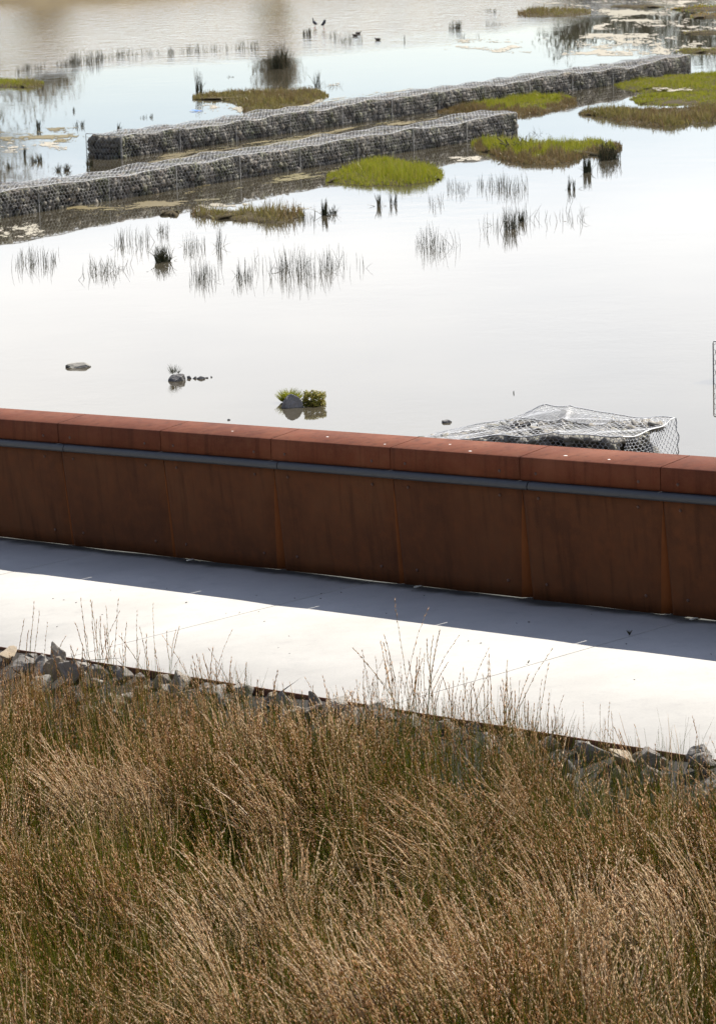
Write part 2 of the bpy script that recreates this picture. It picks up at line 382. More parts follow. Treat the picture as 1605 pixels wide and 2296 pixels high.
def hexnet(mb, fn, w, h, cell=.1, r=.003, rt=.0045, mat_=0, inside=None):
    """hexagonal wire netting over a sheet w by h; fn(u array, v array) -> points. Twisted edges run along v"""
    cw = cell*.8; a = cell*.30; bq = cell*.25      # half twist length, rise
    per = 2*a+2*bq
    nu = int(w/cw)+2; nv = int(h/per)+2
    E1, E2 = [], []
    for i in range(nu):
        for j in range(nv):
            for ph in (0, 1):
                u = (i+ph*.5)*cw; v = (j+ph*.5)*per*1.0
                v0, v1 = v, v+a*1.0
                E1.append((u, v0, u, v1))
                for sgn in (-1, 1): E2.append((u, v1, u+sgn*cw/2, v0+per/2))
    for E, rad, k in ((E1, rt, 2), (E2, r, 2)):
        E = np.array(E); um = (E[:, 0]+E[:, 2])/2; vm = (E[:, 1]+E[:, 3])/2
        keep = (um >= 0) & (um <= w) & (vm >= 0) & (vm <= h)
        if inside is not None: keep &= inside(um, vm)
        E = E[keep]
        if not len(E): continue
        E[:, 0::2] = np.clip(E[:, 0::2], 0, w); E[:, 1::2] = np.clip(E[:, 1::2], 0, h)
        A = fn(E[:, 0], E[:, 1]); B = fn(E[:, 2], E[:, 3])
        tubes(mb, np.stack([A, B], 1), np.full((len(E), 2), rad), 3, mat_)
def polyline(mb, P, r, mat_=0, sides=4):
    P = np.asarray(P, float)
    tubes(mb, np.stack([P[:-1], P[1:]], 1), np.full((len(P)-1, 2), r), sides, mat_)

# ------------------------------------------------------------------ ground, water, far shore
mb = MB(); mb.add([(-900, -200, 0), (900, -200, 0), (900, 900, 0), (-900, 900, 0)], [(0, 1, 2, 3)])
tag(mb.build('water', M['water']), kind='structure')

def grid_obj(name, m, S, Cc, zf, conv):
    s, c = np.meshgrid(S, Cc, indexing='ij'); z = zf(s, c); x, y = conv(s, c)
    n1, n2 = s.shape; V = np.stack([x, y, z], -1).reshape(-1, 3)
    i = np.arange(n1-1)[:, None]*n2; j = np.arange(n2-1)[None, :]
    q = np.stack([i+j, i+j+1, i+n2+j+1, i+n2+j], -1).reshape(-1, 4)
    b = MB(); b.add(V, q); return b.build(name, m, smooth=True)
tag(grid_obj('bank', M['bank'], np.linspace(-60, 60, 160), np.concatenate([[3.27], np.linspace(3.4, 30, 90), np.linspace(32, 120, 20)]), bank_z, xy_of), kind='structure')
def far_z(x, y):
    return -.6+2.0*np.clip((y-152-6*np.sin(x*.03)-3*np.sin(x*.11))/5, 0, 1)+np.clip((y-190)/300, 0, 1)*14+.25*np.sin(x*.4)*np.sin(y*.3)
tag(grid_obj('far_bank', M['farbank'], np.linspace(-420, 420, 200), np.concatenate([np.linspace(138, 175, 36), np.linspace(180, 900, 30)]), far_z, lambda a, b: (a, b)), kind='structure')

# ------------------------------------------------------------------ concrete path in cast bays
path = empty('path', pt(0, 1.5, 0)); tag(path, kind='structure')
def slab(s0, s1, c0, c1):
    b = MB(); n = max(2, int((s1-s0)/.4)); S = np.linspace(s0, s1, n+1)
    ch = .006
    prof = [(c0, -.35), (c0, -ch), (c0+ch, 0), (c1-ch, 0), (c1, -ch), (c1, -.35)]
    P = []
    for i, s in enumerate(S):
        for c, z in prof:
            dz = -ch if (i in (0, n) and z == 0) else 0
            P.append(pt(s, c, z+dz))
    k = len(prof); Fq = []
    for i in range(n):
        for j in range(k-1): Fq.append((i*k+j, (i+1)*k+j, (i+1)*k+j+1, i*k+j+1))
    b.add(P, Fq)
    b.add([P[j] for j in range(k)], [tuple(range(k))]); b.add([P[n*k+j] for j in range(k)], [tuple(reversed(range(k)))])
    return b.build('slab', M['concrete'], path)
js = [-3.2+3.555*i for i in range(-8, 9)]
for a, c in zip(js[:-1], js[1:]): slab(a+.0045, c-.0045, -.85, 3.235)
b = MB()   # bedding under the slabs, its top seen only in the joints
for a, c in zip(js[:-1], js[1:]):
    n = 6; S = np.linspace(a, c, n)
    for i in range(n-1):
        b.hexa([pt(S[i], -.8, -1.5), pt(S[i+1], -.8, -1.5), pt(S[i+1], 3.2, -1.5), pt(S[i], 3.2, -1.5), pt(S[i], -.8, -.03), pt(S[i+1], -.8, -.03), pt(S[i+1], 3.2, -.03), pt(S[i], 3.2, -.03)])
b.build('bedding', M['bank'], path)

# ------------------------------------------------------------------ weathering steel barrier
wall = empty('barrier_wall', pt(0, -.18, 0))
tag(wall, 'long rust-red weathering steel barrier with flat cap and dark handrail beside the concrete path', 'barrier', kind='thing')
def extrude(prof, s0, s1, m, name, parent, n=2, ends=True):
    b = MB(); S = np.linspace(s0, s1, n); k = len(prof)
    P = [pt(s, c, z) for s in S for c, z in prof]; Q = []
    for i in range(n-1):
        for j in range(k): Q.append((i*k+j, i*k+(j+1) % k, (i+1)*k+(j+1) % k, (i+1)*k+j))
    b.add(P, Q)
    if ends: b.add(P[:k], [tuple(reversed(range(k)))]); b.add(P[-k:], [tuple(range(k))])
    return b.build(name, m, parent)
CAPP = [(0, 1.0025), (0, 1.178), (-.0035, 1.186), (-.012, 1.1925), (-.35, 1.229), (-.357, 1.226), (-.36, 1.219), (-.36, 1.0025)]
def bolt(parent, s, c, z, tilt=0.):
    b = MB(); k = 8
    ctr = np.array(pt(s, c, z)); nrm = np.array([-ST, -CT, 0]); tang = np.array([CT, -ST, 0]); up = np.array([0, 0, 1.])
    ring = lambda r, h: [ctr+tang*r*math.cos(2*math.pi*i/k)+up*r*math.sin(2*math.pi*i/k)+nrm*h for i in range(k)]
    P = ring(.014, -.002)+ring(.013, .004)+ring(.008, .008)+[ctr+nrm*.009]
    Q = [(i, (i+1) % k, k+(i+1) % k, k+i) for i in range(k)]+[(k+i, k+(i+1) % k, 2*k+(i+1) % k, 2*k+i) for i in range(k)]
    b.add(P, Q); b.add(P, [(2*k+i, 2*k+(i+1) % k, 3*k) for i in range(k)])
    return b.build('bolt', M['bolt'], parent)
wedges = {-1: .02, 0: .03, 1: .105, 2: .05, 3: .115, 4: .11, 5: .04}
def face_c(z): return -.02-.10*(1-min(z, .95)/.95)
def panel(k):
    s0 = (k-2.5)*WP+.0045; s1 = (k-1.5)*WP-.0045; wd = wedges.get(k, .03+.07*((k*37) % 5)/5)
    Z = np.linspace(.008, .97, 9); rg = np.random.default_rng(100+k)
    b = MB(); cols = [0, .02, .12, .2, .3, .4, .5, .6, .7, .8, .9, 1.0]
    P = []
    for back in (0, 1):
        for z in Z:
            t = (1-(z-.017)/.953); w = wd*max(0, (t-.12)/.88)**.8+.001
            for q in cols:
                s = s0+(s1-w-s0)*q
                c = face_c(z)+.004*math.sin(q*math.pi)*math.sin(z*3+k)-back*.006
                P.append(pt(s, c, z if z > .02 else .0008+.004*max(0, math.sin(s*4.1+k)*math.sin(s*1.7+1)+.25)))
            P.append(pt(s1, face_c(z)-w*.85-back*.006, z if z > .02 else .0008))
    nc = len(cols)+1; nz = len(Z)
    Q = [(i*nc+j, i*nc+j+1, (i+1)*nc+j+1, (i+1)*nc+j) for i in range(nz-1) for j in range(nc-1)]
    Qw = [q for q in Q if q[0] % nc == nc-2]; Qf = [q for q in Q if q[0] % nc != nc-2]
    o = nz*nc; Qb = [tuple(reversed([v+o for v in q])) for q in Q]
    rim = [j for j in range(nc)]+[i*nc+nc-1 for i in range(1, nz)]+[(nz-1)*nc+j for j in range(nc-2, -1, -1)]+[i*nc for i in range(nz-2, 0, -1)]
    Qr = [(rim[i], o+rim[i], o+rim[(i+1) % len(rim)], rim[(i+1) % len(rim)]) for i in range(len(rim))]
    b.add(P, Qf); v = b.V[0]
    b.T.append((np.array(Qw), 1)); b.T.append((np.array(Qb+Qr), 0))
    po = b.build('face_panel', [M['panel'], M['wedge']], wall)
    for s in (s0+.17, s1-.25):
        for z in (.86, .14): bolt(po, s, face_c(z)+.004, z)
    co = extrude(CAPP, s0+.0003, s1-.0003, M['cap'], 'cap_panel', wall, 3)
    for s in (s0+.17, s1-.22): bolt(co, s, 0, 1.065)
    return po, co
KR = range(-7, 13)
for k in KR: panel(k)
for k in KR:       # posts behind the joints
    s = (k-2.5)*WP
    b = MB(); b.hexa([pt(s-.10, -.32, -.02), pt(s+.12, -.32, -.02), pt(s+.12, -.235, -.02), pt(s-.10, -.235, -.02), pt(s-.10, -.15, 1.0), pt(s+.12, -.15, 1.0), pt(s+.12, -.045, 1.0), pt(s-.10, -.045, 1.0)])
    b.build('post', M['post'], wall)
RAIL = [(.012, .930), (.034, .934), (.045, .948), (.045, .966), (.034, .988), (.020, .999), (-.03, .999), (-.03, .93)]
rj = [(k-2.5)*WP+.115 for k in range(-8, 14, 2)]
for a, c in zip(rj[:-1], rj[1:]): extrude(RAIL, a+.006, c-.006, M['rail'], 'handrail', wall, 8)
for s in (-1.99, .94, 3.96):  # added pale strips that stand in for ticks of sunlight under the barrier
    b = MB(); b.hexa([pt(s-.012, -.2, .001), pt(s+.012, -.2, .001), pt(s+.012, -.045, .001), pt(s-.012, -.045, .001), pt(s-.012, -.2, .009), pt(s+.012, -.2, .009), pt(s+.012, -.045, .009), pt(s-.012, -.045, .009)])
    b.build('light_tick', M['tick'], wall)
for (s, c, l, w) in [(2.62, -.12, .022, .008), (1.62, -.06, .018, .008), (-.2, -.17, .016, .008), (1.25, -.2, .014, .007), (3.1, -.1, .014, .008), (-1.4, -.14, .014, .006), (.6, -.08, .012, .007), (4.3, -.2, .014, .007)]:
    b = MB(); zt = 1.1925-(c+.012)*.108+.0012; a = np.linspace(0, 2*math.pi, 9)[:-1]
    P = [pt(s+l*math.cos(t)*(1+.25*math.sin(3*t)), c+w*math.sin(t), zt-(w*math.sin(t))*.108) for t in a]; b.add(P, [tuple(range(8))]); b.build('dropping', M['white'], wall)

# steel edging strip on the near side of the path
ed = empty('steel_edging', pt(3, 3.245, 0)); tag(ed, 'thin dark rusted steel edging strip between pale path and rocks', 'edging')
for a in np.arange(-25, 26, 5.0): extrude([(3.238, -.25), (3.252, -.25), (3.252, .012), (3.238, .012)], a+.002, a+4.998, M['edging'], 'edging_strip', ed, 6)

# ------------------------------------------------------------------ gabion walls in the pond
NA, HG = .649, .457
GR = np.array([math.sin(NA), math.cos(NA), 0]); GQ = np.array([-math.cos(NA), math.sin(NA), 0])   # along the row, away across it
STONES = stone_arrays(range(40, 52), 11, .85)
STONE_ME = []
for i, (v, f) in enumerate(STONES):
    b = MB(); b.add(v, f); STONE_ME.append(b.mesh('stone', M['gstone']))
def inv_basis():
    B = np.stack([GR, -GQ, np.array([0, 0, 1.])], 1); return B
def gabion_wall(name, label, org, ncell, seed, limit=300, Lc=2.0, wdt=1.0):
    org = np.asarray(org, float); rg = np.random.default_rng(seed)
    root = empty(name, org); tag(root, label, 'gabion wall', 'gabion walls standing in the pond', 'thing')
    amp = rg.uniform(-.075, .045, ncell); bul = rg.uniform(.01, .07, ncell); jt = rg.uniform(-.02, .045, ncell+1)
    ph = rg.uniform(0, 6, 4)
    def top(u, v):
        """height of the basket tops: each cell sags or bulges between its diaphragms"""
        c = np.clip((u/Lc).astype(int), 0, ncell-1); t = u/Lc-c
        base = HG+jt[c]*(1-t)+jt[c+1]*t
        return base+amp[c]*np.sin(math.pi*t)*(.6+.5*np.sin(v*3+ph[0]))+.022*np.sin(u*5.1+ph[1]+v*3)*np.sin(v*6+ph[2])
    def front(u, z):
        c = np.clip((u/Lc).astype(int), 0, ncell-1); t = u/Lc-c
        return bul[c]*np.sin(math.pi*t)*np.sin(math.pi*np.clip(z/HG, 0, 1))+.012*np.sin(u*7+z*9+ph[3])
    def P(u, d, z):     # u along, d outwards from the front plane (negative = into the basket)
        u = np.asarray(u, float); return org+u[..., None]*GR+np.asarray(d, float)[..., None]*(-GQ)+np.asarray(z, float)[..., None]*np.array([0, 0, 1.])
    baskets = []
    for c in range(ncell):
        b = MB(); u0 = c*Lc
        hexnet(b, lambda a, v: P(a+u0, front(a+u0, v-.12)+.006, np.minimum(v-.12, top(a+u0, 0*a))), Lc, HG+.12, .115, .0030, .0046)
        hexnet(b, lambda v, a: P(a+u0, -v, top(a+u0, v)+.008), wdt, Lc, .115, .0034, .0052, 1)
        for uu in ((0.,), (Lc,)) if c == ncell-1 else ((0.,),):
            e = np.full(12, u0+uu[0]+.004)
            zt = np.linspace(-.1, 1, 12); tz = top(e, 0*e)
            polyline(b, P(e, front(e, zt*0)+.010, zt*tz), .011)
            vv = np.linspace(0, wdt, 9); polyline(b, P(np.full(9, e[0]), -vv, top(np.full(9, e[0]), vv)+.012), .007, 1)
        ee = np.linspace(u0, u0+Lc, 25)
        polyline(b, P(ee, 0*ee+.008, top(ee, 0*ee)+.006), .0065, 1)
        polyline(b, P(ee, 0*ee-wdt, top(ee, 0*ee+wdt)+.006), .005, 1)
        if c in (0, ncell-1):
            ue = 0. if c == 0 else ncell*Lc; sg = -1 if c == 0 else 1
            hexnet(b, lambda v, z: P(0*v+ue+sg*.008, -v, np.minimum(z-.12, top(0*v+ue, v))), wdt, HG+.12, .115, .0030, .0046)
            for dd in (0., wdt):
                zt = np.linspace(-.1, 1, 8); polyline(b, P(np.full(8, ue+sg*.006), np.full(8, -dd), zt*top(np.full(8, ue), np.full(8, dd))), .008)
        baskets.append(b.build('basket', [M['wired'], M['wire']], root))
    # front face stones, one by one
    n_done = 0; rest = MB()
    rowz = [.03, .165, .295, .395]
    todo = []
    for r_, z0 in enumerate(rowz):
        u = rg.uniform(0, .1)
        while u < ncell*Lc:
            sz = rg.uniform(.15, .27)*(1 if r_ < 3 else .8)
            todo.append((u+sz/2, z0+rg.uniform(-.02, .02), sz)); u += sz*.86
    todo.sort(key=lambda t: (-t[2]+.01*(org+t[0]*GR)[1]*0))
    for (u, z, sz) in todo:
        ua = np.array([u]); c = min(int(u/Lc), ncell-1)
        z = min(z, float(top(ua, 0*ua)[0])-.045)
        pos = P(ua, front(ua, np.array([z]))-sz*.33, np.array([z]))[0]
        scl = np.array([sz, sz*.85, sz*rg.uniform(.75, 1.0)]); R = rotm(rg)
        k = rg.integers(len(STONES))
        if n_done < limit:
            o = bpy.data.objects.new('stone', STONE_ME[k]); COL.objects.link(o); o.parent = baskets[c]
            o.location = pos-np.array(base_of(baskets[c])); o.rotation_euler = rg.uniform(0, 6.28, 3); o.scale = [sz*1.0, sz*.9, sz*.9]; n_done += 1
        else: rest.add(STONES[k][0]*sz@R.T+pos, STONES[k][1])
    # stones on top and at the ends
    u = 0.
    for uu in np.arange(.05, ncell*Lc, .145):
        for vv in np.arange(.06, wdt, .14):
            u = uu+rg.uniform(-.04, .04); v = vv+rg.uniform(-.04, .04); sz = rg.uniform(.14, .24); k = rg.integers(len(STONES)); R = rotm(rg)
            ua = np.array([np.clip(u, .07, ncell*Lc-.07)]); va = np.array([np.clip(v, .07, wdt-.05)])
            pos = P(ua, -va, top(ua, va)-sz*rg.uniform(.36, .5))[0]; rest.add(STONES[k][0]*sz@R.T+pos, STONES[k][1])
    for ue in (.07, ncell*Lc-.07):
        for z in (.02, .15, .27, .36):
            for vv in np.arange(.05, wdt, .11):
                sz = rg.uniform(.16, .23); R = rotm(rg); k = rg.integers(len(STONES))
                rest.add(STONES[k][0]*sz@R.T+P(np.array([ue]), np.array([-vv+rg.uniform(-.03, .03)]), np.array([z]))[0], STONES[k][1])
    tag(rest.build('stone_fill', M['gstone'], root), kind='stuff')
    core = MB(); q = [P(np.array([a]), np.array([d]), np.array([z]))[0] for z in (-.2, HG-.16) for a, d in ((.10, -.15), (ncell*Lc-.10, -.15), (ncell*Lc-.10, -wdt+.08), (.10, -wdt+.08))]
    core.hexa(q); core.build('packed_core', M['core'], root)
    return root
NX, NY = -5.7895, 60.1064
gabion_wall('gabion_wall', 'stone-filled wire gabion wall running across the pond, the one nearer the rusted barrier', np.array([NX, NY, 0])-GR*4.0, 10, 5)
gabion_wall('gabion_wall', 'stone-filled wire gabion wall farther from the barrier, its dark square end standing in open water', np.array([-4.9018, 70.1757, 0]), 12, 6)
gp = at(1600, 850)
gabion_wall('gabion_wall', 'short wire gabion at the picture edge, only its end netting in view above open water', gp-GQ*1.0, 1, 9, 40)

# collapsed gabion just behind the barrier
def mattress():
    root = empty('collapsed_gabion', (2.4, 34.6, 0)); tag(root, 'collapsed wire mesh gabion with loose netting over dark wet stones behind the barrier', 'gabion')
    L0 = np.array([.70, 35.35]); A0 = np.array([2.11, 35.18]); B0 = np.array([3.45, 34.107]); dv = np.array([-.604, -.797])*1.05
    rg = np.random.default_rng(3)
    la, lb = 1.42, 1.72; LT = la+lb
    def back(u):
        t1 = np.clip(u/la, 0, 1)[..., None]; t2 = np.clip((u-la)/lb, 0, 1)[..., None]
        return L0+(A0-L0)*t1+(B0-A0)*t2
    def hgt(u, v):
        zb = np.interp(u, [0, .25, .7, 1.25, la, la+.35, la+1.0, LT], [.02, .12, .22, .33, .43, .42, .39, .42])
        zf = np.interp(u, [0, .4, 1.2, 1.9, 2.5, LT], [.0, .12, .22, .30, .36, .38])
        t = v/1.05; z = zb*(1-t)+zf*t
        z = z-.035*np.sin(math.pi*t)*np.clip(u/LT*1.5, 0, 1)+.014*np.sin(u*5.3+v*4)*np.sin(v*7+u*2)+.008*np.sin(u*11+v*9)
        crease = np.exp(-((v-.30-.25*np.sin(u*1.3))/.05)**2)*.022+np.exp(-((u-1.75-.5*v)/.05)**2)*.022
        return z+crease*np.clip(u, 0, 1)
    def surf(u, v):
        p = back(u)+dv*(v/1.05)[..., None]; return np.concatenate([p, hgt(u, v)[..., None]], -1)
    b = MB()
    hexnet(b, lambda v, u: surf(u, v), 1.05, LT, .085, .0033, .0052)
    # loose second layer where the lid folds over itself
    hexnet(b, lambda v, u: surf(u+1.2, v*.3+.16)+np.array([0, 0, .012]), 1.0, 1.3, .085, .0030, .005)
    def endf(v, z):     # side facing the path's upper end
        v = np.asarray(v); e = surf(np.full(v.shape, LT), v); e[..., 2] = e[..., 2]*z/.5; e[..., :2] += np.array([.797, -.604])*(.03+.02*np.sin(v*9+z*8))[..., None]; return e
    hexnet(b, endf, 1.05, .5, .085, .0033, .0052)
    def frontf(u, z):
        e = surf(u, np.full(u.shape, 1.05)); e[..., 2] = e[..., 2]*z/.5; return e
    hexnet(b, frontf, LT, .5, .085, .0033, .0052)
    uu = np.linspace(0, LT, 40); polyline(b, surf(uu, 0*uu), .008); polyline(b, surf(uu, 0*uu+1.05), .007)
    vv = np.linspace(0, 1.05, 14); polyline(b, surf(0*vv+LT, vv), .008)
    z = np.linspace(-.1, .5, 12); polyline(b, endf(np.zeros(12), z)+np.stack([.012*np.sin(z*30), 0*z, 0*z], -1), .007)
    net = b.build('wire_netting', M['netwire'], root)
    for i in range(260):
        u, v = rg.uniform(.05, LT-.12), rg.uniform(.05, 1.03)
        sz = rg.uniform(.16, .30); ua, va = np.array([u]), np.array([v]); p = surf(ua, va)[0]; p[2] -= sz*.17+rg.uniform(.0, .05)
        o = bpy.data.objects.new('stone', MST[rg.integers(len(MST))]); COL.objects.link(o); o.parent = root
        o.location = p-np.array(root.location); o.rotation_euler = (rg.uniform(-.4, .4), rg.uniform(-.4, .4), rg.uniform(0, 6.28)); o.scale = (sz*1.1, sz*.8, sz*.55)
    cb = MB(); gu, gv = np.meshgrid(np.linspace(.12, LT-.1, 20), np.linspace(.06, 1.0, 8), indexing='ij'); cp = surf(gu, gv); cp[..., 2] -= .17; cp[:, -1, 2] = -.1; cp[:, 0, 2] = -.1; cp[-1, :, 2] = -.1; cp = cp.reshape(-1, 3)
    cb.add(cp, [(i*8+j, i*8+j+1, i*8+9+j, i*8+8+j) for i in range(19) for j in range(7)]); cb.build('silt_fill', M['mud'], root)
    for i in range(70):  # stones stacked inside the standing end
        u = LT-rg.uniform(.12, .9); v = rg.uniform(.05, 1.0); zz = rg.uniform(0, .26); sz = rg.uniform(.15, .26); p = surf(np.array([u]), np.array([v]))[0]; p[2] = zz
        o = bpy.data.objects.new('stone', MST[rg.integers(len(MST))]); COL.objects.link(o); o.parent = root
        o.location = p-np.array(root.location); o.rotation_euler = rg.uniform(0, 6.28, 3); o.scale = (sz, sz*.9, sz*.7)
MST = []
for i, (v, f) in enumerate(STONES[:8]):
    b = MB(); b.add(v, f); MST.append(b.mesh('stone', M['mstone']))
mattress()

# ------------------------------------------------------------------ plants of the pond
RUSHES = []
def rush(label, X, Y, hpx, wpx, n, lean=.12, bend=.25, az=None, mats=('rush',), name='rush_clump', group=None, thick=1.0, seed=None, dry=.2, zb=-.03):
    """a stand of rushes: X, Y its foot and hpx, wpx its size as measured in the photograph"""
    base = at(X, Y); d = float(np.hypot(base[1], HC)); sc_ = F/d; h = hpx/sc_; w = wpx/sc_
    rg = np.random.default_rng(int(X*7+Y*13) if seed is None else seed)
    cl = max(1, n//9); cx = rg.uniform(-.5, .5, cl)*w; cy = rg.normal(0, .35, cl)*min(max(w, .15), .6); k = rg.integers(cl, size=n)
    sp = .12 if n > 30 else .2
    B = np.stack([base[0]+np.clip(cx[k]+rg.normal(0, sp*w, n)*.6, -.55*w, .55*w), base[1]+cy[k]+rg.normal(0, .1*max(w, .2), n), np.full(n, zb)], -1)
    if name == 'rush_stand': q = rg.random(n) < .5; B[:, 0] = np.where(q, base[0]+rg.uniform(-.6, .6, n)*w, B[:, 0]+rg.normal(0, .05, n)*w); B[:, 1] = base[1]+rg.normal(0, .5, n)
    ln = h*rg.uniform(.35, 1.08, n)
    a = rg.uniform(0, 2*math.pi, n) if az is None else rg.normal(az, .9, n)
    le = np.abs(rg.normal(0, lean, n)); be = rg.normal(bend*.5, bend, n)
    # a few snapped stems
    C = stems(n, B, ln, a, le, be, 5); r = rg.uniform(.0018, .0034, n)*thick*(1+d/90)
    mb = MB(); dd = rg.random(n) < dry
    for sel, mi in ((~dd, 0), (dd, 1)):
        if sel.any(): tubes(mb, C[sel], r[sel, None]*np.array([1.1, 1, .9, .7, .25])[None], 3, mi)
    nb = int(n*.12)
    if nb:   # bent-over blades
        j = rg.integers(n, size=nb); C2 = stems(nb, B[j]+rg.normal(0, .02, (nb, 3))*np.array([1, 1, 0]), ln[j]*.8, rg.uniform(0, 6.28, nb), rg.uniform(.5, 1.1, nb), rg.uniform(.3, 1.0, nb), 4)
        tubes(mb, C2, r[j, None]*np.array([1, .9, .8, .3])[None], 3, 0)
    if name == 'rush_stand':
        o = empty(name, (base[0], base[1], 0)); tag(mb.build('stems', [M[mats[0]], M['rushtan']], o), kind='stuff')
    else: o = mb.build(name, [M[mats[0]], M['rushtan']], loc=(base[0], base[1], 0))
    tag(o, label, 'rush', group); return o
GRP = 'rushes growing in the pond'
SP = 'sparse rushes growing in the pond'
def R_(*a, **k): return rush(*a, group=GRP, **k)
def S_(*a, **k): k.setdefault('dry', .1); k.setdefault('mats', ('rushpale',)); k.setdefault('thick', .72); a = list(a); a[4] *= 1.4; a[5] = int(a[5]*1.25); return rush(*a, group=SP, name='rush_stand', lean=k.pop('lean', .14), bend=k.pop('bend', .15), **k)
R_('big dark flaring rush clump alone in blue water behind the gabion walls', 627, 152, 62, 44, 170, lean=.22, bend=.35, dry=.35)
R_('tall thin rush clump at the edge of the straw-coloured marsh patch', 449, 207, 58, 18, 40, lean=.08, bend=.12)
R_('small rush clump with two long leaning blades behind the far gabion wall', 714, 193, 40, 16, 26, lean=.2)
R_('squat dense upright rush clump in front of the brown-fringed grass island', 1316, 385, 42, 20, 120, lean=.05, bend=.08)
R_('wide bushy dark rush clump at the tip of the brown-fringed grass island', 1367, 356, 46, 46, 200, lean=.28, bend=.3, dry=.3)
R_('low wind-swept rush clump in open white water, its blades fanned sideways', 366, 586, 44, 30, 160, lean=.45, bend=.35)
R_('dense upright rush clump beside the olive marsh patch in front of the near gabion wall', 724, 482, 40, 16, 90, lean=.06, bend=.1)
R_('thin leaning rush clump just past the upright one beside the olive marsh patch', 746, 480, 26, 26, 40, lean=.5, bend=.3)
R_('rush clump against the square dark end of the far gabion wall', 200, 374, 32, 12, 60, lean=.15)
R_('leaning grey-green rush clump between the square gabion end and the picture edge', 84, 362, 24, 22, 70, lean=.4, bend=.4, az=2.6, dry=.5)
R_('low spreading rush tuft in front of the square end of the far gabion wall', 141, 382, 21, 26, 80, lean=.5, bend=.5, dry=.5)
R_('narrow upright rush tuft next to the yellow algae mats', 54, 352, 28, 7, 26)
R_('small leaning rush tuft nearest the picture edge beyond the gabions', 26, 376, 20, 16, 20, lean=.4)
R_('upright rush tuft on the dark mud bank behind the square gabion end', 88, 288, 24, 10, 50)
R_('short ragged rush tuft in the water behind the square gabion end', 177, 282, 20, 16, 28, lean=.35, bend=.4)
R_('tiny rush tuft behind the ragged one beyond the square gabion end', 165, 249, 14, 10, 16)
R_('small bent rush tuft in the water just behind the far gabion wall', 262, 290, 20, 14, 20, lean=.4, az=1.0)
R_('tiny ragged rush tuft beside the pale algae behind the far gabion wall', 328, 263, 12, 26, 22, lean=.4)
R_('fallen flat rushes lying on the water beyond the tall thin clump', 512, 173, 8, 36, 26, lean=1.1, bend=.4)
R_('dark rush clump in open water far beyond the gabion walls', 1018, 62, 22, 30, 60)
R_('rush clump at the feet of the standing birds', 690, 78, 19, 18, 55, dry=.4)
R_('single thin upright rush in blue water beyond the far gabion wall', 908, 90, 15, 4, 8)
R_('thick pair of rush clumps in white water, the fuller of two', 1150, 512, 52, 38, 70, lean=.14, thick=.8, mats=('rushpale',))
R_('shorter dense rush clump beside the fullest one in white water', 1170, 497, 40, 20, 44, lean=.16, thick=.8)
R_('small dense rush tuft under the bright green island', 852, 462, 32, 14, 46, lean=.12)
R_('loose rush tuft next to the small dense one under the bright green island', 886, 457, 34, 22, 24, lean=.2)
R_('upright rush tuft in front of the brown-fringed island beside the squat clump', 1281, 424, 34, 16, 34, lean=.1)
S_('sparse upright rushes in open white water, a stand of thin dark stems with clear reflections', 453, 622, 42, 42, 60)
S_('sparse rushes gathered to one dark stem bundle in open white water', 551, 619, 40, 26, 46)
S_('widest stand of thin rushes in open white water', 690, 606, 56, 76, 95)
S_('a few thin crossing rush stems between two fuller stands in white water', 603, 612, 46, 46, 14, lean=.25)
S_('scattered thin rush stems trailing off beside the widest stand', 778, 596, 52, 60, 16, lean=.25)
S_('low straggling rushes beside the wind-swept clump', 240, 608, 36, 68, 60, lean=.3)
S_('thin rush row behind the wind-swept clump', 436, 556, 36, 32, 36)
S_('narrow bundle of thin rushes below the olive marsh patch', 494, 552, 54, 12, 20)
S_('thin leaning rushes in front of the near gabion wall', 362, 522, 32, 20, 20, lean=.3)
S_('few tall faint rushes in front of the near gabion wall by the wind-swept clump', 312, 545, 40, 26, 20, lean=.2)
S_('thin dark rushes nearer the picture edge below the near gabion wall', 272, 548, 36, 18, 24)
S_('thin rushes close by the pale mud below the near gabion wall', 62, 590, 40, 30, 36)
S_('thin rushes next to those by the pale mud', 103, 590, 38, 26, 32)
S_('sparse rush stems in white water below the bright green island, in two loose bundles', 957, 553, 50, 34, 36)
S_('crossing thin rush stems beside the two loose bundles in white water', 1003, 548, 46, 34, 18, lean=.3)
S_('thin rush stems flanking the fullest clump in white water', 1108, 512, 44, 40, 20, lean=.25)
S_('thin scattered rush stems past the fullest clumps in white water', 1190, 495, 40, 22, 8, lean=.3)
S_('broken crossing rush stems far out in white water', 1262, 490, 42, 60, 18, lean=.5, bend=.5)
S_('short thin rushes between the two grass islands', 1030, 425, 28, 30, 34)
S_('thin rushes below the brown fringe of the grass island', 1098, 420, 34, 34, 40)
S_('ragged thin rushes in front of the brown-fringed island', 1150, 425, 38, 42, 46)
S_('few thin rushes just below the bright green island', 978, 455, 30, 18, 16, lean=.2)
S_('thin rushes in the inlet between the grass islands and the near gabion end', 1200, 300, 18, 40, 14, lean=.6)
S_('thin rushes beside the olive marsh patch', 690, 490, 26, 20, 30)
S_('dark rush row in the ruffled far water nearest the picture edge', 75, 155, 20, 28, 44)
S_('single stems in the ruffled far water at the picture edge', 43, 160, 20, 8, 10)
S_('rush row in the far water, second from the picture edge', 152, 145, 20, 30, 60)
S_('fullest rush row in the ruffled far water', 190, 138, 30, 44, 100)
S_('thin rush row in the far water past the fullest one', 240, 129, 20, 26, 30)
S_('rush row in the middle of the ruffled far water', 294, 123, 22, 38, 50)
S_('faint rushes in the far water between two rows', 345, 120, 16, 24, 14)
S_('short dark rushes in the far water near the big flaring clump', 383, 120, 22, 8, 24)
S_('thin rush row in the far water leading to the big flaring clump', 432, 114, 20, 36, 40)
S_('faint thin rushes in far water before the big flaring clump', 490, 110, 18, 34, 26)
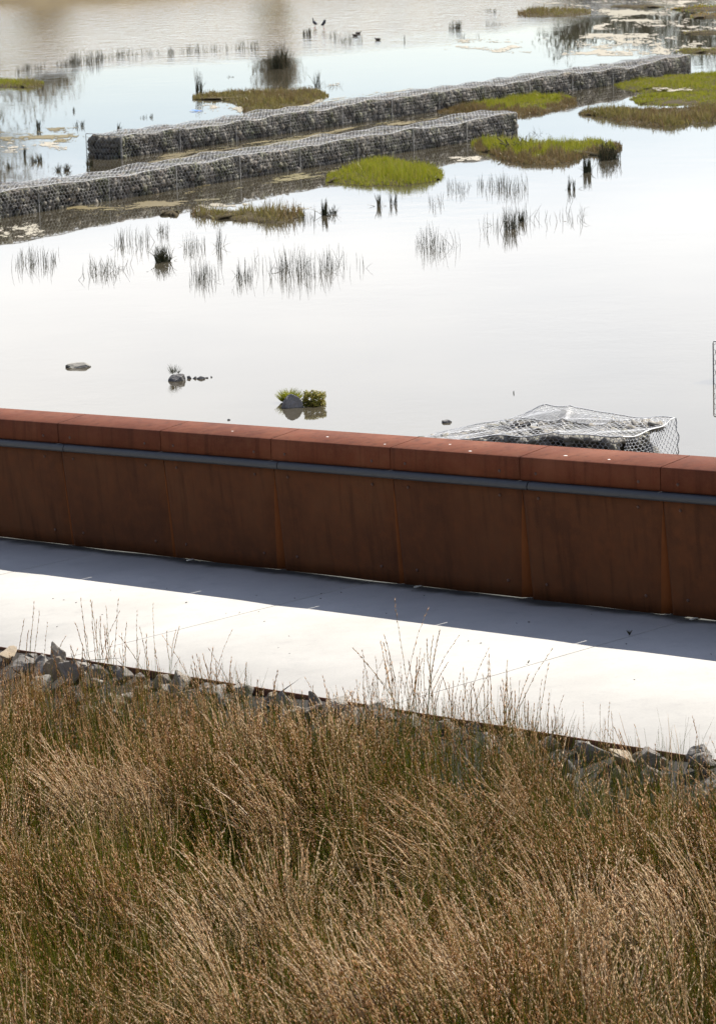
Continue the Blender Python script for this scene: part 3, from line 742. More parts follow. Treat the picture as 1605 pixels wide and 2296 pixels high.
S_('thin rushes in far water next to the big flaring clump', 556, 107, 24, 34, 46)
S_('thin rushes past the standing birds', 780, 92, 26, 40, 34)
S_('thin rushes by the resting ducks', 745, 82, 20, 24, 16)
S_('thin rushes in far water beyond the dark clump', 1108, 55, 18, 26, 20)
S_('faint rushes in pale water behind the far gabion wall', 1052, 82, 14, 26, 14)
S_('few rushes at the foot of the far marsh', 1095, 25, 12, 30, 24)
S_('thin rushes in blue water beside the leaning-blade clump', 745, 192, 14, 24, 16, lean=.5)

def islet(label, poly, hpx, mat_, dens, name='grass_island', fringe=None, wid=.006, seed=1, cat='grass island', hvar=.5, lean=.35, height=.05, mats=None, stub=False):
    """a low mud islet with its blades; poly is its outline on the water"""
    W_ = np.array([at(x, y)[:2] for x, y in poly]); c = W_.mean(0); rg = np.random.default_rng(seed)
    d = c[1]; h = hpx*d/F; wid = wid*max(1, d/55) if wid == .006 else wid
    root = empty(name, (c[0], c[1], 0)); tag(root, label, cat, 'low islands in the pond')
    # smooth outline
    P = []
    n = len(W_)
    for i in range(n):
        for t in np.linspace(0, 1, 6)[:-1]:
            p0, p1, p2, p3 = (W_[(i+k-1) % n] for k in range(4))
            q = .5*((2*p1)+(-p0+p2)*t+(2*p0-5*p1+4*p2-p3)*t*t+(-p0+3*p1-3*p2+p3)*t**3)
            P.append(q+rg.normal(0, .035*math.sqrt(d/60), 2)*np.array([1, 4]))
    P = np.array(P); m = len(P); V = []; Fq = []
    rings = [(1.03, -.02), (.96, .01), (.85, height*.7), (.5, height), (.15, height)]
    for s_, z in rings:
        for p in P: V.append((*(c+(p-c)*s_), z+rg.normal(0, .004)*(z > 0)))
    for r_ in range(len(rings)-1):
        for i in range(m): Fq.append((r_*m+i, r_*m+(i+1) % m, (r_+1)*m+(i+1) % m, (r_+1)*m+i))
    b = MB(); b.add(V, Fq); b.add(V[-m:], [tuple(range(m))]); b.build('mud_base', M['mud'], root)
    # blades
    area = .5*abs(np.dot(P[:, 0], np.roll(P[:, 1], -1))-np.dot(P[:, 1], np.roll(P[:, 0], -1)))
    n = int(area*dens); lo, hi = P.min(0), P.max(0)
    Q = rg.uniform(lo, hi, (int(n*2.2)+20, 2))
    x0, y0 = P[:, 0], P[:, 1]; x1, y1 = np.roll(x0, -1), np.roll(y0, -1)
    ins = np.zeros(len(Q), bool)
    for i in range(m):
        cond = ((y0[i] > Q[:, 1]) != (y1[i] > Q[:, 1])) & (Q[:, 0] < (x1[i]-x0[i])*(Q[:, 1]-y0[i])/(y1[i]-y0[i]+1e-12)+x0[i]); ins ^= cond
    Q = Q[ins][:n]; n = len(Q)
    pn = np.sin(Q[:, 0]*2.1+seed)*np.sin(Q[:, 1]*.9+seed*2)+.5*np.sin(Q[:, 0]*5.3+Q[:, 1]*2.2)+.4*np.sin(Q[:, 0]*11.3-Q[:, 1]*5.2)
    hh = h*np.clip(1+.38*pn, .35, 1.6)*rg.uniform(.4, 1.2, n)*np.where(rg.random(n) < .03, 1.35, 1)
    de = np.sqrt(np.min([(Q[:, 0]-q[0])**2+((Q[:, 1]-q[1])*.45)**2 for q in P], axis=0)); hh = hh*np.clip(.32+.68*de/(.25*d/60), 0, 1)
    B = np.concatenate([Q, np.full((n, 1), .005)], 1)
    mats = mats or [mat_]; mi = np.zeros(n, int)
    if fringe:                       # a second plant along the near side
        dmin = np.array([np.interp(q[0], *_near(P)) for q in Q]); mi = ((Q[:, 1]-dmin) < fringe[1]*(1+.4*pn)).astype(int)
        hh = np.where(mi == 1, hh*fringe[2], hh); mats = [mat_, fringe[0]]
    else:
        if len(mats) > 1: mi = (pn+rg.normal(0, .4, n) > .35).astype(int)
    C = stems(n, B, hh, rg.uniform(0, 6.28, n), np.abs(rg.normal(0, lean, n)), rg.normal(.2, .4, n), 3 if not stub else 4)
    g = MB()
    for k in range(len(mats)):
        s_ = mi == k
        if s_.any(): ribbons(g, C[s_], wid*rg.uniform(.6, 1.3, s_.sum())*(1.6 if (stub or (fringe and k == 1)) else 1), k, rg)
    tag(g.build('grass_blades' if not stub else 'marsh_stems', [M[q] for q in mats], root), kind='stuff')
    return root
def _near(P):
    xs = np.linspace(P[:, 0].min(), P[:, 0].max(), 30); out = []
    for x in xs:
        k = np.abs(P[:, 0]-x) < (xs[1]-xs[0])*1.5; out.append(P[k, 1].min() if k.any() else P[:, 1].min())
    return xs, np.array(out)
islet('bright green grass island in front of the near gabion wall', [(728,404),(765,411),(840,417),(930,413),(985,404),(993,390),(955,374),(905,364),(850,358),(790,374),(745,390)], 22, 'green', 900, seed=2)
islet('green grass island with brown front fringe off the end of the near gabion wall', [(1052,328),(1110,350),(1160,366),(1230,371),(1290,361),(1310,350),(1380,344),(1392,328),(1340,318),(1230,322),(1180,325),(1120,316),(1068,317)], 20, 'green', 1000, fringe=('brown', 1.5, .95), seed=3)
islet('green grass strip between the two gabion walls with a brown tip', [(988,252),(1060,257),(1130,260),(1180,259),(1232,250),(1292,230),(1275,217),(1215,217),(1152,218),(1085,232),(1015,243)], 14, 'green', 1100, fringe=('brown', 1.6, .9), seed=4)
islet('green grass flat lying against the outer end of the far gabion wall', [(1374,187),(1420,204),(1480,203),(1560,205),(1700,207),(1720,185),(1700,164),(1560,166),(1490,166),(1420,176)], 9, 'green', 900, seed=5)
islet('green grass bank in front of the flat at the far gabion end', [(1416,220),(1430,232),(1480,235),(1560,234),(1700,238),(1720,222),(1700,206),(1560,209),(1480,211),(1440,214)], 10, 'green', 900, seed=6)
islet('reddish brown saltmarsh bank below the green grass bank', [(1294,253),(1352,263),(1402,274),(1477,282),(1605,274),(1720,280),(1720,240),(1605,240),(1477,246),(1377,248)], 16, 'brown', 700, name='marsh_island', mats=['brown', 'olive'], seed=7, stub=True, cat='marsh island')
islet('straw-coloured marsh patch behind the far gabion wall', [(436,221),(500,226),(545,240),(552,250),(600,246),(665,238),(726,219),(720,206),(640,206),(550,207),(450,213)], 15, 'olive', 560, name='marsh_island', mats=['olive', 'brown'], seed=8, stub=True, cat='marsh island')
islet('ragged olive marsh patch in white water below the near gabion wall', [(430,482),(500,494),(550,498),(640,495),(686,484),(655,476),(575,475),(450,474)], 36, 'olive', 420, name='marsh_island', mats=['olive', 'brown'], seed=9, stub=True, cat='marsh island')
islet('tiny green grass tuft island next to the olive marsh patch', [(362,482),(385,484),(405,480),(395,476),(370,477)], 10, 'green', 500, seed=10)
islet('small bright green island in the far water at the picture edge', [(-60,190),(10,194),(60,195),(95,189),(85,182),(20,181),(-60,180)], 14, 'green', 600, seed=11, mats=['green', 'olive'])
islet('straw-coloured far marsh island in the uppermost water', [(1163,33),(1210,37),(1270,36),(1322,29),(1318,22),(1250,20),(1180,22)], 14, 'olive', 90, name='marsh_island', mats=['olive', 'brown'], wid=.012, seed=12, stub=True, cat='marsh island')
islet('orange marsh strip in the far corner of the pond', [(1495,20),(1550,23),(1620,23),(1760,22),(1760,12),(1620,13),(1540,15)], 8, 'orange', 60, name='marsh_island', mats=['orange', 'green'], wid=.016, seed=13, stub=True, cat='marsh island')
islet('yellow-green marsh strip below the orange one in the far corner', [(1548,38),(1600,39),(1760,40),(1760,29),(1600,29),(1560,31)], 8, 'orange', 70, name='marsh_island', mats=['orange', 'green'], wid=.014, seed=14, stub=True, cat='marsh island')
islet('thin green marsh strip among the far pale algae', [(1370,15),(1420,17),(1480,16),(1478,12),(1420,11),(1378,12)], 5, 'olive', 70, name='marsh_island', mats=['green', 'olive'], wid=.014, seed=15, stub=True, cat='marsh island')
islet('green strip in pale algae beyond the end of the far gabion wall', [(1518,115),(1560,118),(1620,119),(1740,118),(1740,110),(1600,110),(1540,110)], 9, 'green', 500, mats=['green', 'olive'], wid=.010, seed=16)
islet('faint olive strip between the algae mats in the far corner', [(1528,74),(1580,76),(1740,76),(1740,69),(1600,69),(1545,70)], 7, 'olive', 80, name='marsh_island', mats=['green', 'olive'], wid=.013, seed=17, stub=True, cat='marsh island')

def algae(label, x0, x1, y0, y1, mat_, fill=.5, seed=1, z=.006, nx=150, ny=60, name='algae_mat', slope=0.):
    """a floating mat, torn into flakes and holes"""
    rg = np.random.default_rng(seed); g = MB()
    X = np.linspace(x0, x1, nx+1); Y = np.linspace(y0, y1, ny+1); V = np.zeros((nx+1, ny+1, 3))
    for i, x in enumerate(X):
        for j, y in enumerate(Y):
            p = at(x+rg.normal(0, .3*(X[1]-X[0])), y+slope*(x-x0)+rg.normal(0, .25*(Y[1]-Y[0]))); p[2] = z; V[i, j] = p
    i_, j_ = np.meshgrid(np.arange(nx), np.arange(ny), indexing='ij'); u = i_/nx; v = j_/ny
    def vn(gx, gy):
        g_ = rg.normal(size=(gx+2, gy+2)); a_, b_ = u*gx, v*gy; i0, j0 = a_.astype(int), b_.astype(int); fa, fb = a_-i0, b_-j0; fa = fa*fa*(3-2*fa); fb = fb*fb*(3-2*fb)
        return g_[i0, j0]*(1-fa)*(1-fb)+g_[i0+1, j0]*fa*(1-fb)+g_[i0, j0+1]*(1-fa)*fb+g_[i0+1, j0+1]*fa*fb
    f = (vn(4, 3)+.8*vn(9, 7)+.6*vn(21, 15)+.4*vn(50, 30))*.9
    _ = sum(a*np.sin(b*u*6.28+c*v*6.28+d) for a, b, c, d in [(rg.uniform(.3, 1)/(1+k*.12), rg.uniform(.8, 1.6)*(1+k*1.1), rg.uniform(-1.5, 1.5)*(1+k*.9), rg.uniform(0, 6)) for k in range(9)])
    f = f+rg.normal(0, .35, f.shape)+(fill-.5)*3-1.6*(np.abs(2*u-1)**4+np.abs(2*v-1)**4)
    k = f > 0; id0 = (i_*(ny+1)+j_)[k]
    q = np.stack([id0, id0+ny+1, id0+ny+2, id0+1], -1)
    if len(q) == 0: return
    g.add(V.reshape(-1, 3), q); o = g.build(name, M[mat_], loc=(*at((x0+x1)/2, (y0+y1)/2)[:2], 0)); tag(o, label, kind='stuff'); return o
algae('pale algae around the straw-coloured marsh patch', 430, 760, 205, 262, 'algae', .36, 1, slope=-.06)
algae('pale algae along the back of the far gabion wall', 640, 1000, 232, 250, 'algae', .42, 2, slope=-.135)
algae('pale algae scum in the far corner', 1260, 1640, 74, 124, 'algae', .5, 3)
algae('pale algae scum high in the far corner', 1330, 1640, 40, 72, 'algae', .42, 4)
algae('pale algae scum near the far marsh', 1180, 1640, 0, 40, 'algae', .45, 5)
algae('thin algae streaks on the blue water', 960, 1300, 82, 120, 'algae', .12, 6)
algae('yellow algae at the picture edge', -20, 150, 312, 342, 'algae', .42, 7)
algae('mud and algae at the picture edge', -30, 110, 498, 532, 'algae', .4, 8)
algae('brown algae in front of the near gabion wall', 150, 560, 455, 488, 'scum', .34, 9, slope=-.04)
algae('brown algae mats by the near gabion foot', 330, 760, 420, 446, 'scum', .28, 10, slope=-.115)
algae('pale algae above the olive marsh patch', 420, 720, 452, 486, 'algae', .28, 11)
algae('brown algae at the foot of the far gabion wall', 285, 720, 356, 374, 'scum', .42, 12, slope=-.145)
algae('brown algae between the gabion walls', 640, 1010, 305, 320, 'scum', .36, 13, slope=-.145)
algae('dark mud bank behind the square gabion end', -40, 190, 285, 318, 'scum', .36, 14)
algae('pale algae by the grass islands', 1000, 1090, 348, 362, 'algae', .3, 15)
algae('pale mud on the green flats', 1455, 1560, 200, 210, 'algae', .4, 16, z=.07)

# ------------------------------------------------------------------ stones and small things in the water
def pond_rock(label, X, Y, wpx, hpx, m, seed, flat=.75, grp=None, name='rock', yaw=0., depth=.75, n=15):
    p = at(X, Y); k = np.hypot(p[1], HC)/F; me = rock_mesh(name, m, seed, n, 1.0, 2)
    for q in me.polygons: q.use_smooth = False
    o = bpy.data.objects.new(name, me); COL.objects.link(o)
    w, h = wpx*k, hpx*k; o.scale = (w*1.1, w*depth, h*2.1); o.location = (p[0], p[1]+w*depth*.4, -h*.05); o.rotation_euler.x = .2; o.rotation_euler = (0, 0, yaw)
    tag(o, label, 'rock', grp); return o
M['pale_rock'] = stone_mat('pond_rock', [(.24, .23, .2), (.28, .26, .23)], .2)
M['dark_rock'] = stone_mat('dark_pond_rock', [(.09, .09, .09), (.13, .125, .12)])
M['grey_rock'] = stone_mat('grey_pond_rock', [(.19, .18, .18), (.22, .21, .2)])
pond_rock('flat pale rock barely above the water, alone near the barrier', 173, 825, 60, 13, M['pale_rock'], 71)
pond_rock('dark wet rock with a grass tuft in white water', 398, 855, 42, 20, M['dark_rock'], 72)
for i, (x, y, w, h) in enumerate([(424, 849, 14, 7), (436, 849, 12, 6), (452, 850, 20, 7), (464, 848, 9, 4), (474, 846, 7, 4)]):
    pond_rock('small dark wet stone in the line trailing from the tufted rock', x, y, w, h, M['dark_rock'], 80+i, grp='stones trailing from the tufted rock')
def tuft(label, X, Y, hpx, wpx, n, m, name='grass_tuft', z=.0, cat='grass', flat=1.0, lean=.5):
    p = at(X, Y); k = np.hypot(p[1], HC)/F; h = hpx*k; w = wpx*k; rg = np.random.default_rng(int(X+Y)); b = MB()
    a = rg.uniform(0, 6.28, n); r = np.sqrt(rg.random(n))*w*.42
    B = np.stack([p[0]+r*np.cos(a), p[1]+r*np.sin(a)*.8, np.full(n, z)+h*.25*(1-(r/(w*.42+1e-6))**2)], -1)
    C = stems(n, B, h*rg.uniform(.4, 1.0, n), a, r/(w*.42+1e-6)*lean*1.6, rg.uniform(0, .5, n), 4); ribbons(b, C, rg.uniform(.002, .005, n)*flat, 0, rg)
    o = b.build(name, M[m], loc=(p[0], p[1], 0)); tag(o, label, cat); return o
tuft('small green grass tuft growing on the dark wet rock', 391, 850, 22, 24, 70, 'rush', z=.07)
pond_rock('rounded grey rock between two green mounds in white water', 655, 915, 48, 32, M['grey_rock'], 77, depth=.7, n=26)
tuft('green grass tuft behind the rounded grey rock', 650, 901, 27, 46, 700, 'green', z=.01)
def mound():
    p = at(704, 912); k = np.hypot(p[1], HC)/F; rg = np.random.default_rng(5)
    root = empty('plant_mound', (p[0], p[1]+.1, 0)); tag(root, 'rounded yellow-green flowering plant mound beside the grey rock', 'plant')
    n = 1500; d = rg.normal(size=(n, 3)); d[:, 2] = np.abs(d[:, 2]); d /= np.linalg.norm(d, axis=1, keepdims=True)
    w, h = 27*k, 31*k; Pn = np.array([p[0], p[1]+.12, 0])+d*np.array([w, w*.9, h])*rg.uniform(.75, 1.0, (n, 1))*(1+.28*np.sin(d[:, :1]*5+1)*np.sin(d[:, 2:3]*6+.5)+.12*np.sin(d[:, 1:2]*9))
    b = MB(); capsules(b, Pn, d+rg.normal(0, .5, (n, 3)), rg.uniform(.010, .024, n), rg.uniform(.003, .007, n)); b.build('foliage', M['flower'], root)
    c = MB(); me = STONES[1]; c.add(me[0]*np.array([w*1.5, w*1.35, h*1.5])+np.array([p[0], p[1]+.12, 0]), me[1]); c.build('core', M['mud'], root)
mound()
pond_rock('dark stub of stone just behind the collapsed netting', 1000, 949, 30, 8, M['dark_rock'], 91)
pond_rock('tiny dark stone in open water above the barrier', 513, 942, 8, 4, M['dark_rock'], 92)
rush('thin twig sticking up from the collapsed netting', 1153, 935, 18, 4, 4, group=None, name='twig', zb=.25)
pond_rock('white lump on the brown-fringed grass island', 1141, 336, 12, 16, M['white'], 93, name='white_stone')
def debris():
    p = at(1165, 338); rg = np.random.default_rng(8); b = MB(); n = 60
    B = np.stack([p[0]+rg.normal(0, .16, n), p[1]+rg.normal(0, .3, n), rg.uniform(.02, .14, n)], -1)
    C = stems(n, B, rg.uniform(.08, .25, n), rg.uniform(0, 6.28, n), rg.uniform(.6, 1.7, n), rg.normal(0, .4, n), 4); tubes(b, C, np.full((n, 4), .012), 4)
    tag(b.build('debris_heap', M['debris'], loc=(p[0], p[1], 0)), 'dark heap of driftwood twigs beside the white lump on the grass island', 'debris')
debris()
def litter():
    p = at(440, 248); b = MB(); n = 12; P = []
    for i in range(n+1):
        t = i/n; w = .035*math.sin(math.pi*min(1, .15+t*.85))+.008; x = (t-.5)*.36
        for sy, sz in ((-1, 0), (0, 1), (1, 0)): P.append((p[0]+x, p[1]+sy*w*2.2, .012+sz*.022*math.sin(math.pi*t)+.01*math.sin(t*7)))
    b.add(P, [(3*i+j, 3*i+3+j, 3*i+4+j, 3*i+1+j) for i in range(n) for j in range(2)])
    tag(b.build('plastic_litter', M['blue'], loc=(p[0], p[1], 0)), 'flat blue piece of plastic litter floating behind the far gabion wall', 'litter')
litter()

# ------------------------------------------------------------------ birds
def skin_body(name, verts, edges, radii, m, loc, yaw, parent=None, sub=2):
    me = bpy.data.meshes.new(name); me.from_pydata(verts, edges, []); o = bpy.data.objects.new(name, me); COL.objects.link(o)
    sk = o.modifiers.new('skin', 'SKIN'); sl = me.skin_vertices[0] if me.skin_vertices else None
    for v, r in zip(me.skin_vertices[0].data, radii): v.radius = r if isinstance(r, tuple) else (r, r)
    me.skin_vertices[0].data[0].use_root = True
    ss = o.modifiers.new('sub', 'SUBSURF'); ss.levels = sub; ss.render_levels = sub
    dg = bpy.context.evaluated_depsgraph_get(); me2 = bpy.data.meshes.new_from_object(o.evaluated_get(dg)); o.modifiers.clear(); o.data = me2; bpy.data.meshes.remove(me)
    me2.materials.clear(); me2.materials.append(m); me2.polygons.foreach_set('use_smooth', np.ones(len(me2.polygons), bool))
    o.location = loc; o.rotation_euler = (0, 0, yaw); o.parent = parent; return o
def wader(label, X, Y, scale, yaw, preen):
    p = at(X, Y); root = empty('bird', p); tag(root, label, 'bird', 'dark wading birds'); root.rotation_euler = (0, 0, yaw); root.scale = (scale,)*3
    if not preen:
        V = [(0,0,.22),(.07,0,.26),(.10,0,.33),(.105,0,.40),(.13,0,.425),(.165,0,.415),(-.09,0,.18),(-.16,0,.15)]; E = [(0,1),(1,2),(2,3),(3,4),(4,5),(0,6),(6,7)]
        Rr = [.075,.055,.03,.024,.027,.008,.055,.012]
    else:
        V = [(0,0,.24),(.05,0,.30),(.09,0,.37),(.06,0,.41),(.03,0,.39),(.0,0,.36),(-.07,0,.20),(-.15,0,.17),(.05,.05,.34),(.1,.09,.40)]; E = [(0,1),(1,2),(2,3),(3,4),(4,5),(0,6),(6,7),(1,8),(8,9)]
        Rr = [.07,.055,.035,.028,.02,.008,.055,.012,.035,.012]
    skin_body('body', V, E, Rr, M['bird'], (0, 0, 0), 0, root)
    for s in (-.03, .03):
        b = MB(); polyline(b, np.array([(0, s, .2), (-.02, s, .12), (.0, s, .0)]), .007)
        for t in (-.4, 0, .4): polyline(b, np.array([(0, s, .004), (.06*math.cos(t), s+.06*math.sin(t), .004)]), .005)
        o = bpy.data.objects.new('leg', b.mesh('leg', M['leg'])); COL.objects.link(o); o.parent = root
wader('dark wading bird standing upright in the far shallows', 706, 61, .82, 2.3, False)
wader('dark wading bird preening with raised wing next to the upright one', 726, 64, .82, .6, True)
def duck(label, X, Y, yaw):
    p = at(X, Y); root = empty('duck', p); tag(root, label, 'duck', 'ducks resting on the far water'); root.rotation_euler = (0, 0, yaw); root.scale = (.62,)*3
    skin_body('body', [(0,0,.05),(.09,0,.055),(.13,0,.10),(.15,0,.125),(.195,0,.115),(-.1,0,.06),(-.18,0,.09)], [(0,1),(1,2),(2,3),(3,4),(0,5),(5,6)], [.075,.055,.035,.033,.010,.06,.012], M['duck'], (0, 0, 0), 0, root)
duck('small dark duck resting nearest the rush stems', 796, 80, 3.0)
duck('small dark duck with its head low behind its neighbour', 803, 75, .3)
duck('small dark duck floating apart in open blue water', 847, 89, 3.3)

# ------------------------------------------------------------------ trees on the far bank, seen mirrored in the water
def tree(label, x, y, h, w, leaf, seed, trunk=.18):
    rg = np.random.default_rng(seed); z0 = float(far_z(np.array(x), np.array(y)))-.1
    root = empty('tree', (x, y, z0)); tag(root, label, 'tree', 'trees on the far bank')
    b = MB(); k = 8; t = np.linspace(0, 1, k)
    C = np.stack([x+.25*np.sin(t*3+seed)*t, y+0*t, z0+t*h*.8], -1)[None]; tubes(b, C, (trunk*(1-t*.85))[None], 8)
    tips = []
    for i in range(26):
        f = rg.uniform(.2, .95); a = rg.uniform(0, 6.28); p0 = np.array([x+.25*math.sin(f*.8*3+seed)*f*.8, y, z0+f*h*.8]); ln = w*.5*rg.uniform(.5, 1)*(1.1-.6*abs(f-.45))
        p1 = p0+np.array([math.cos(a)*ln, math.sin(a)*ln, ln*rg.uniform(.3, .9)]); m_ = (p0+p1)/2+rg.normal(0, .1, 3)
        tubes(b, np.array([[p0, m_, p1]]), np.array([[.06, .04, .012]])*trunk/.18, 5); tips += [p1, m_, (p1+m_)/2]
    b.build('trunk', M['bark'], root)
    n = 4200; tp = np.array(tips)[rg.integers(len(tips), size=n)]; c = tp+rg.normal(0, 1, (n, 3))*np.array([w*.11, w*.11, h*.06])
    C = stems(n, c, rg.uniform(.1, .22, n), rg.uniform(0, 6.28, n), rg.uniform(0, 2.5, n), rg.normal(0, .3, n), 3); g = MB(); ribbons(g, C, rg.uniform(.04, .08, n), 0, rg); g.build('crown', M[leaf], root)
def bank_x(X, y): return (X-802.5)/F*y*1.0+.0
tree('tall grey-brown tree on the far bank, mirrored at the picture edge', -17.6, 158, 11.0, 5.2, 'treeleaf', 1, .3)
tree('shorter brown tree on the far bank next to the tall mirrored one', -14.6, 159, 4.6, 3.0, 'treeleaf', 2)
tree('slim tree on the far bank mirrored behind the big flaring rush clump', -3.0, 157, 4.6, 2.2, 'treeleaf', 3, .08)
tree('dark bushy tree on the far bank near the marsh corner', 11.5, 150, 3.9, 4.2, 'darkleaf', 4)
tree('dark bushy tree farthest along the marsh corner', 16.0, 152, 5.0, 5.0, 'darkleaf', 5)
tree('small dark tree between the two bushy trees on the far bank', 13.8, 154, 4.6, 3.0, 'darkleaf', 6)
tree('broad dark tree past the marsh corner', 21.0, 153, 6.0, 6.0, 'darkleaf', 7)
tree('bare brown tree on the far bank past the tall mirrored tree', -24.0, 157, 8.0, 5.0, 'treeleaf', 8)

# ------------------------------------------------------------------ rocks below the path edge
ROCKS = [(15,1478,64,27,'beige slab-like'),(60,1506,58,42,'beige rounded'),(98,1494,42,27,'small grey'),(127,1499,50,32,'dark grey wedge-shaped'),(102,1552,58,58,'grey pitted'),(165,1526,84,50,'broad tan-grey'),(210,1540,50,36,'mid grey'),(257,1511,38,27,'small dark brown'),(292,1516,46,26,'pale blocky'),(341,1519,44,37,'dark brown peaked'),(389,1527,52,36,'slate-grey slanting'),(380,1560,50,50,'pale tilted'),(318,1560,46,40,'brown-grey'),(443,1533,46,33,'grey peaked'),(470,1552,40,30,'grey squat'),(507,1559,72,28,'long pale flat'),(567,1558,60,34,'tan blocky'),(512,1585,44,28,'grey half-buried'),(628,1590,66,38,'pale tan wide'),(668,1600,26,54,'narrow dark upright'),(705,1607,60,52,'large grey'),(770,1590,60,30,'dark flat'),(857,1614,74,40,'pale wide low'),(930,1630,50,32,'grey broken'),(1000,1640,46,30,'brownish'),(1065,1641,42,28,'small tan'),(1100,1674,50,38,'blue-grey'),(1165,1668,50,32,'grey low'),(1247,1674,56,30,'pale grey'),(1310,1690,50,34,'dark tan'),(1377,1686,96,42,'large tan'),(1387,1720,84,42,'grey-brown cracked'),(1475,1711,100,48,'largest grey'),(1575,1726,66,42,'orange-tan')]
RM = [rock_mesh('rock', M['rock'], 300+i, 10, .9, 2) for i in range(10)]
EDGE = 'rocks along the path edging'
rg = np.random.default_rng(21)
ONES = 'first second third fourth fifth sixth seventh eighth ninth tenth eleventh twelfth thirteenth fourteenth fifteenth sixteenth seventeenth eighteenth nineteenth'.split()
ORD = ONES+['twentieth']+['twenty-'+q for q in ONES[:9]]+['thirtieth']+['thirty-'+q for q in ONES[:9]]
ROCKS.sort(key=lambda q: q[0])
for i, (X, Y, w, h, how) in enumerate(ROCKS):
    p = on_bank(X, Y); k = np.linalg.norm(p-np.array([0, 0, HC]))/F; s, c = sc_of(p[0], p[1]); wm = w*k*rg.uniform(1.1, 1.4); hm = h*k*1.25
    c = max(c, 3.27+wm*.42); x, y = xy_of(s, c)
    o = bpy.data.objects.new('rock', RM[i % 10]); COL.objects.link(o); hm = min(hm, wm*.55); o.scale = (wm, wm*.85, hm*1.35); o.location = (x, y, float(bank_z(s, c))+hm*.38); o.rotation_euler = (rg.uniform(-.25, .25), rg.uniform(-.25, .25), rg.uniform(0, 6.28))
    tag(o, f'{how} rock below the steel path edging, {ORD[i]} along it from the left', 'rock', EDGE)
for i in range(190):
    s = rg.uniform(-4, 11); c = 3.36+rg.uniform(0, 1.15); w = .09+.24*rg.random()**1.8; x, y = xy_of(s, c)
    o = bpy.data.objects.new('rock', RM[rg.integers(10)]); COL.objects.link(o); o.scale = (w, w*.85, w*.8); o.location = (x, y, float(bank_z(s, c))+w*.18); o.rotation_euler = rg.uniform(0, 6.28, 3)
    tag(o, 'small broken rock packed between the larger rocks under the dry rushes', 'rock', 'small packing rocks under the rushes')

# ------------------------------------------------------------------ small things on the path
PEB = [(119,1343),(143,1346),(171,1352),(374,1320),(418,1352),(248,1324),(507,1376),(537,1374),(580,1372),(575,1336),(593,1394),(661,1342),(719,1343),(720,1332),(764,1319),(765,1329),(648,1427),(649,1466),(624,1453),(1050,1438),(1078,1443),(924,1326),(951,1336),(1158,1398),(1372,1452),(1594,1468),(1422,1525),(1186,1396),(229,1379),(128,1406),(1404,1445),(866,1376),(1326,1378)]
PM = [rock_mesh('pebble', M['pebble'], 500+i, 10, .6) for i in range(4)]
for i, (X, Y) in enumerate(PEB):
    r = ray(X, Y); t = (ZP+G*(-WX*CT+WY*ST)-HC)/(r[2]-G*(r[0]*CT-r[1]*ST)); p = np.array([0, 0, HC])+r*t
    w = rg.uniform(.012, .026); o = bpy.data.objects.new('pebble', PM[i % 4]); COL.objects.link(o); o.scale = (w, w*.8, w*.7); o.location = (p[0], p[1], p[2]+w*.2); o.rotation_euler = (0, 0, rg.uniform(0, 6))
    tag(o, 'tiny dark pebble lying loose on the pale concrete path', 'pebble', 'loose pebbles on the path')
def weed(X, Y, h, n, label):
    r = ray(X, Y); t = (ZP+G*(-WX*CT+WY*ST)-HC)/(r[2]-G*(r[0]*CT-r[1]*ST)); p = np.array([0, 0, HC])+r*t; b = MB()
    C = stems(n, np.tile(p, (n, 1)), rg.uniform(.5, 1, n)*h, rg.uniform(0, 6.28, n), rg.uniform(.1, .8, n), rg.uniform(0, .8, n), 4); ribbons(b, C, rg.uniform(.003, .006, n))
    tag(b.build('weed', M['rush'], loc=p), label, 'weed')
weed(1411, 1424, .055, 16, 'small green weed growing in the shaded path joint')
weed(1184, 1487, .03, 9, 'tiny dry weed growing in the sunlit path joint')

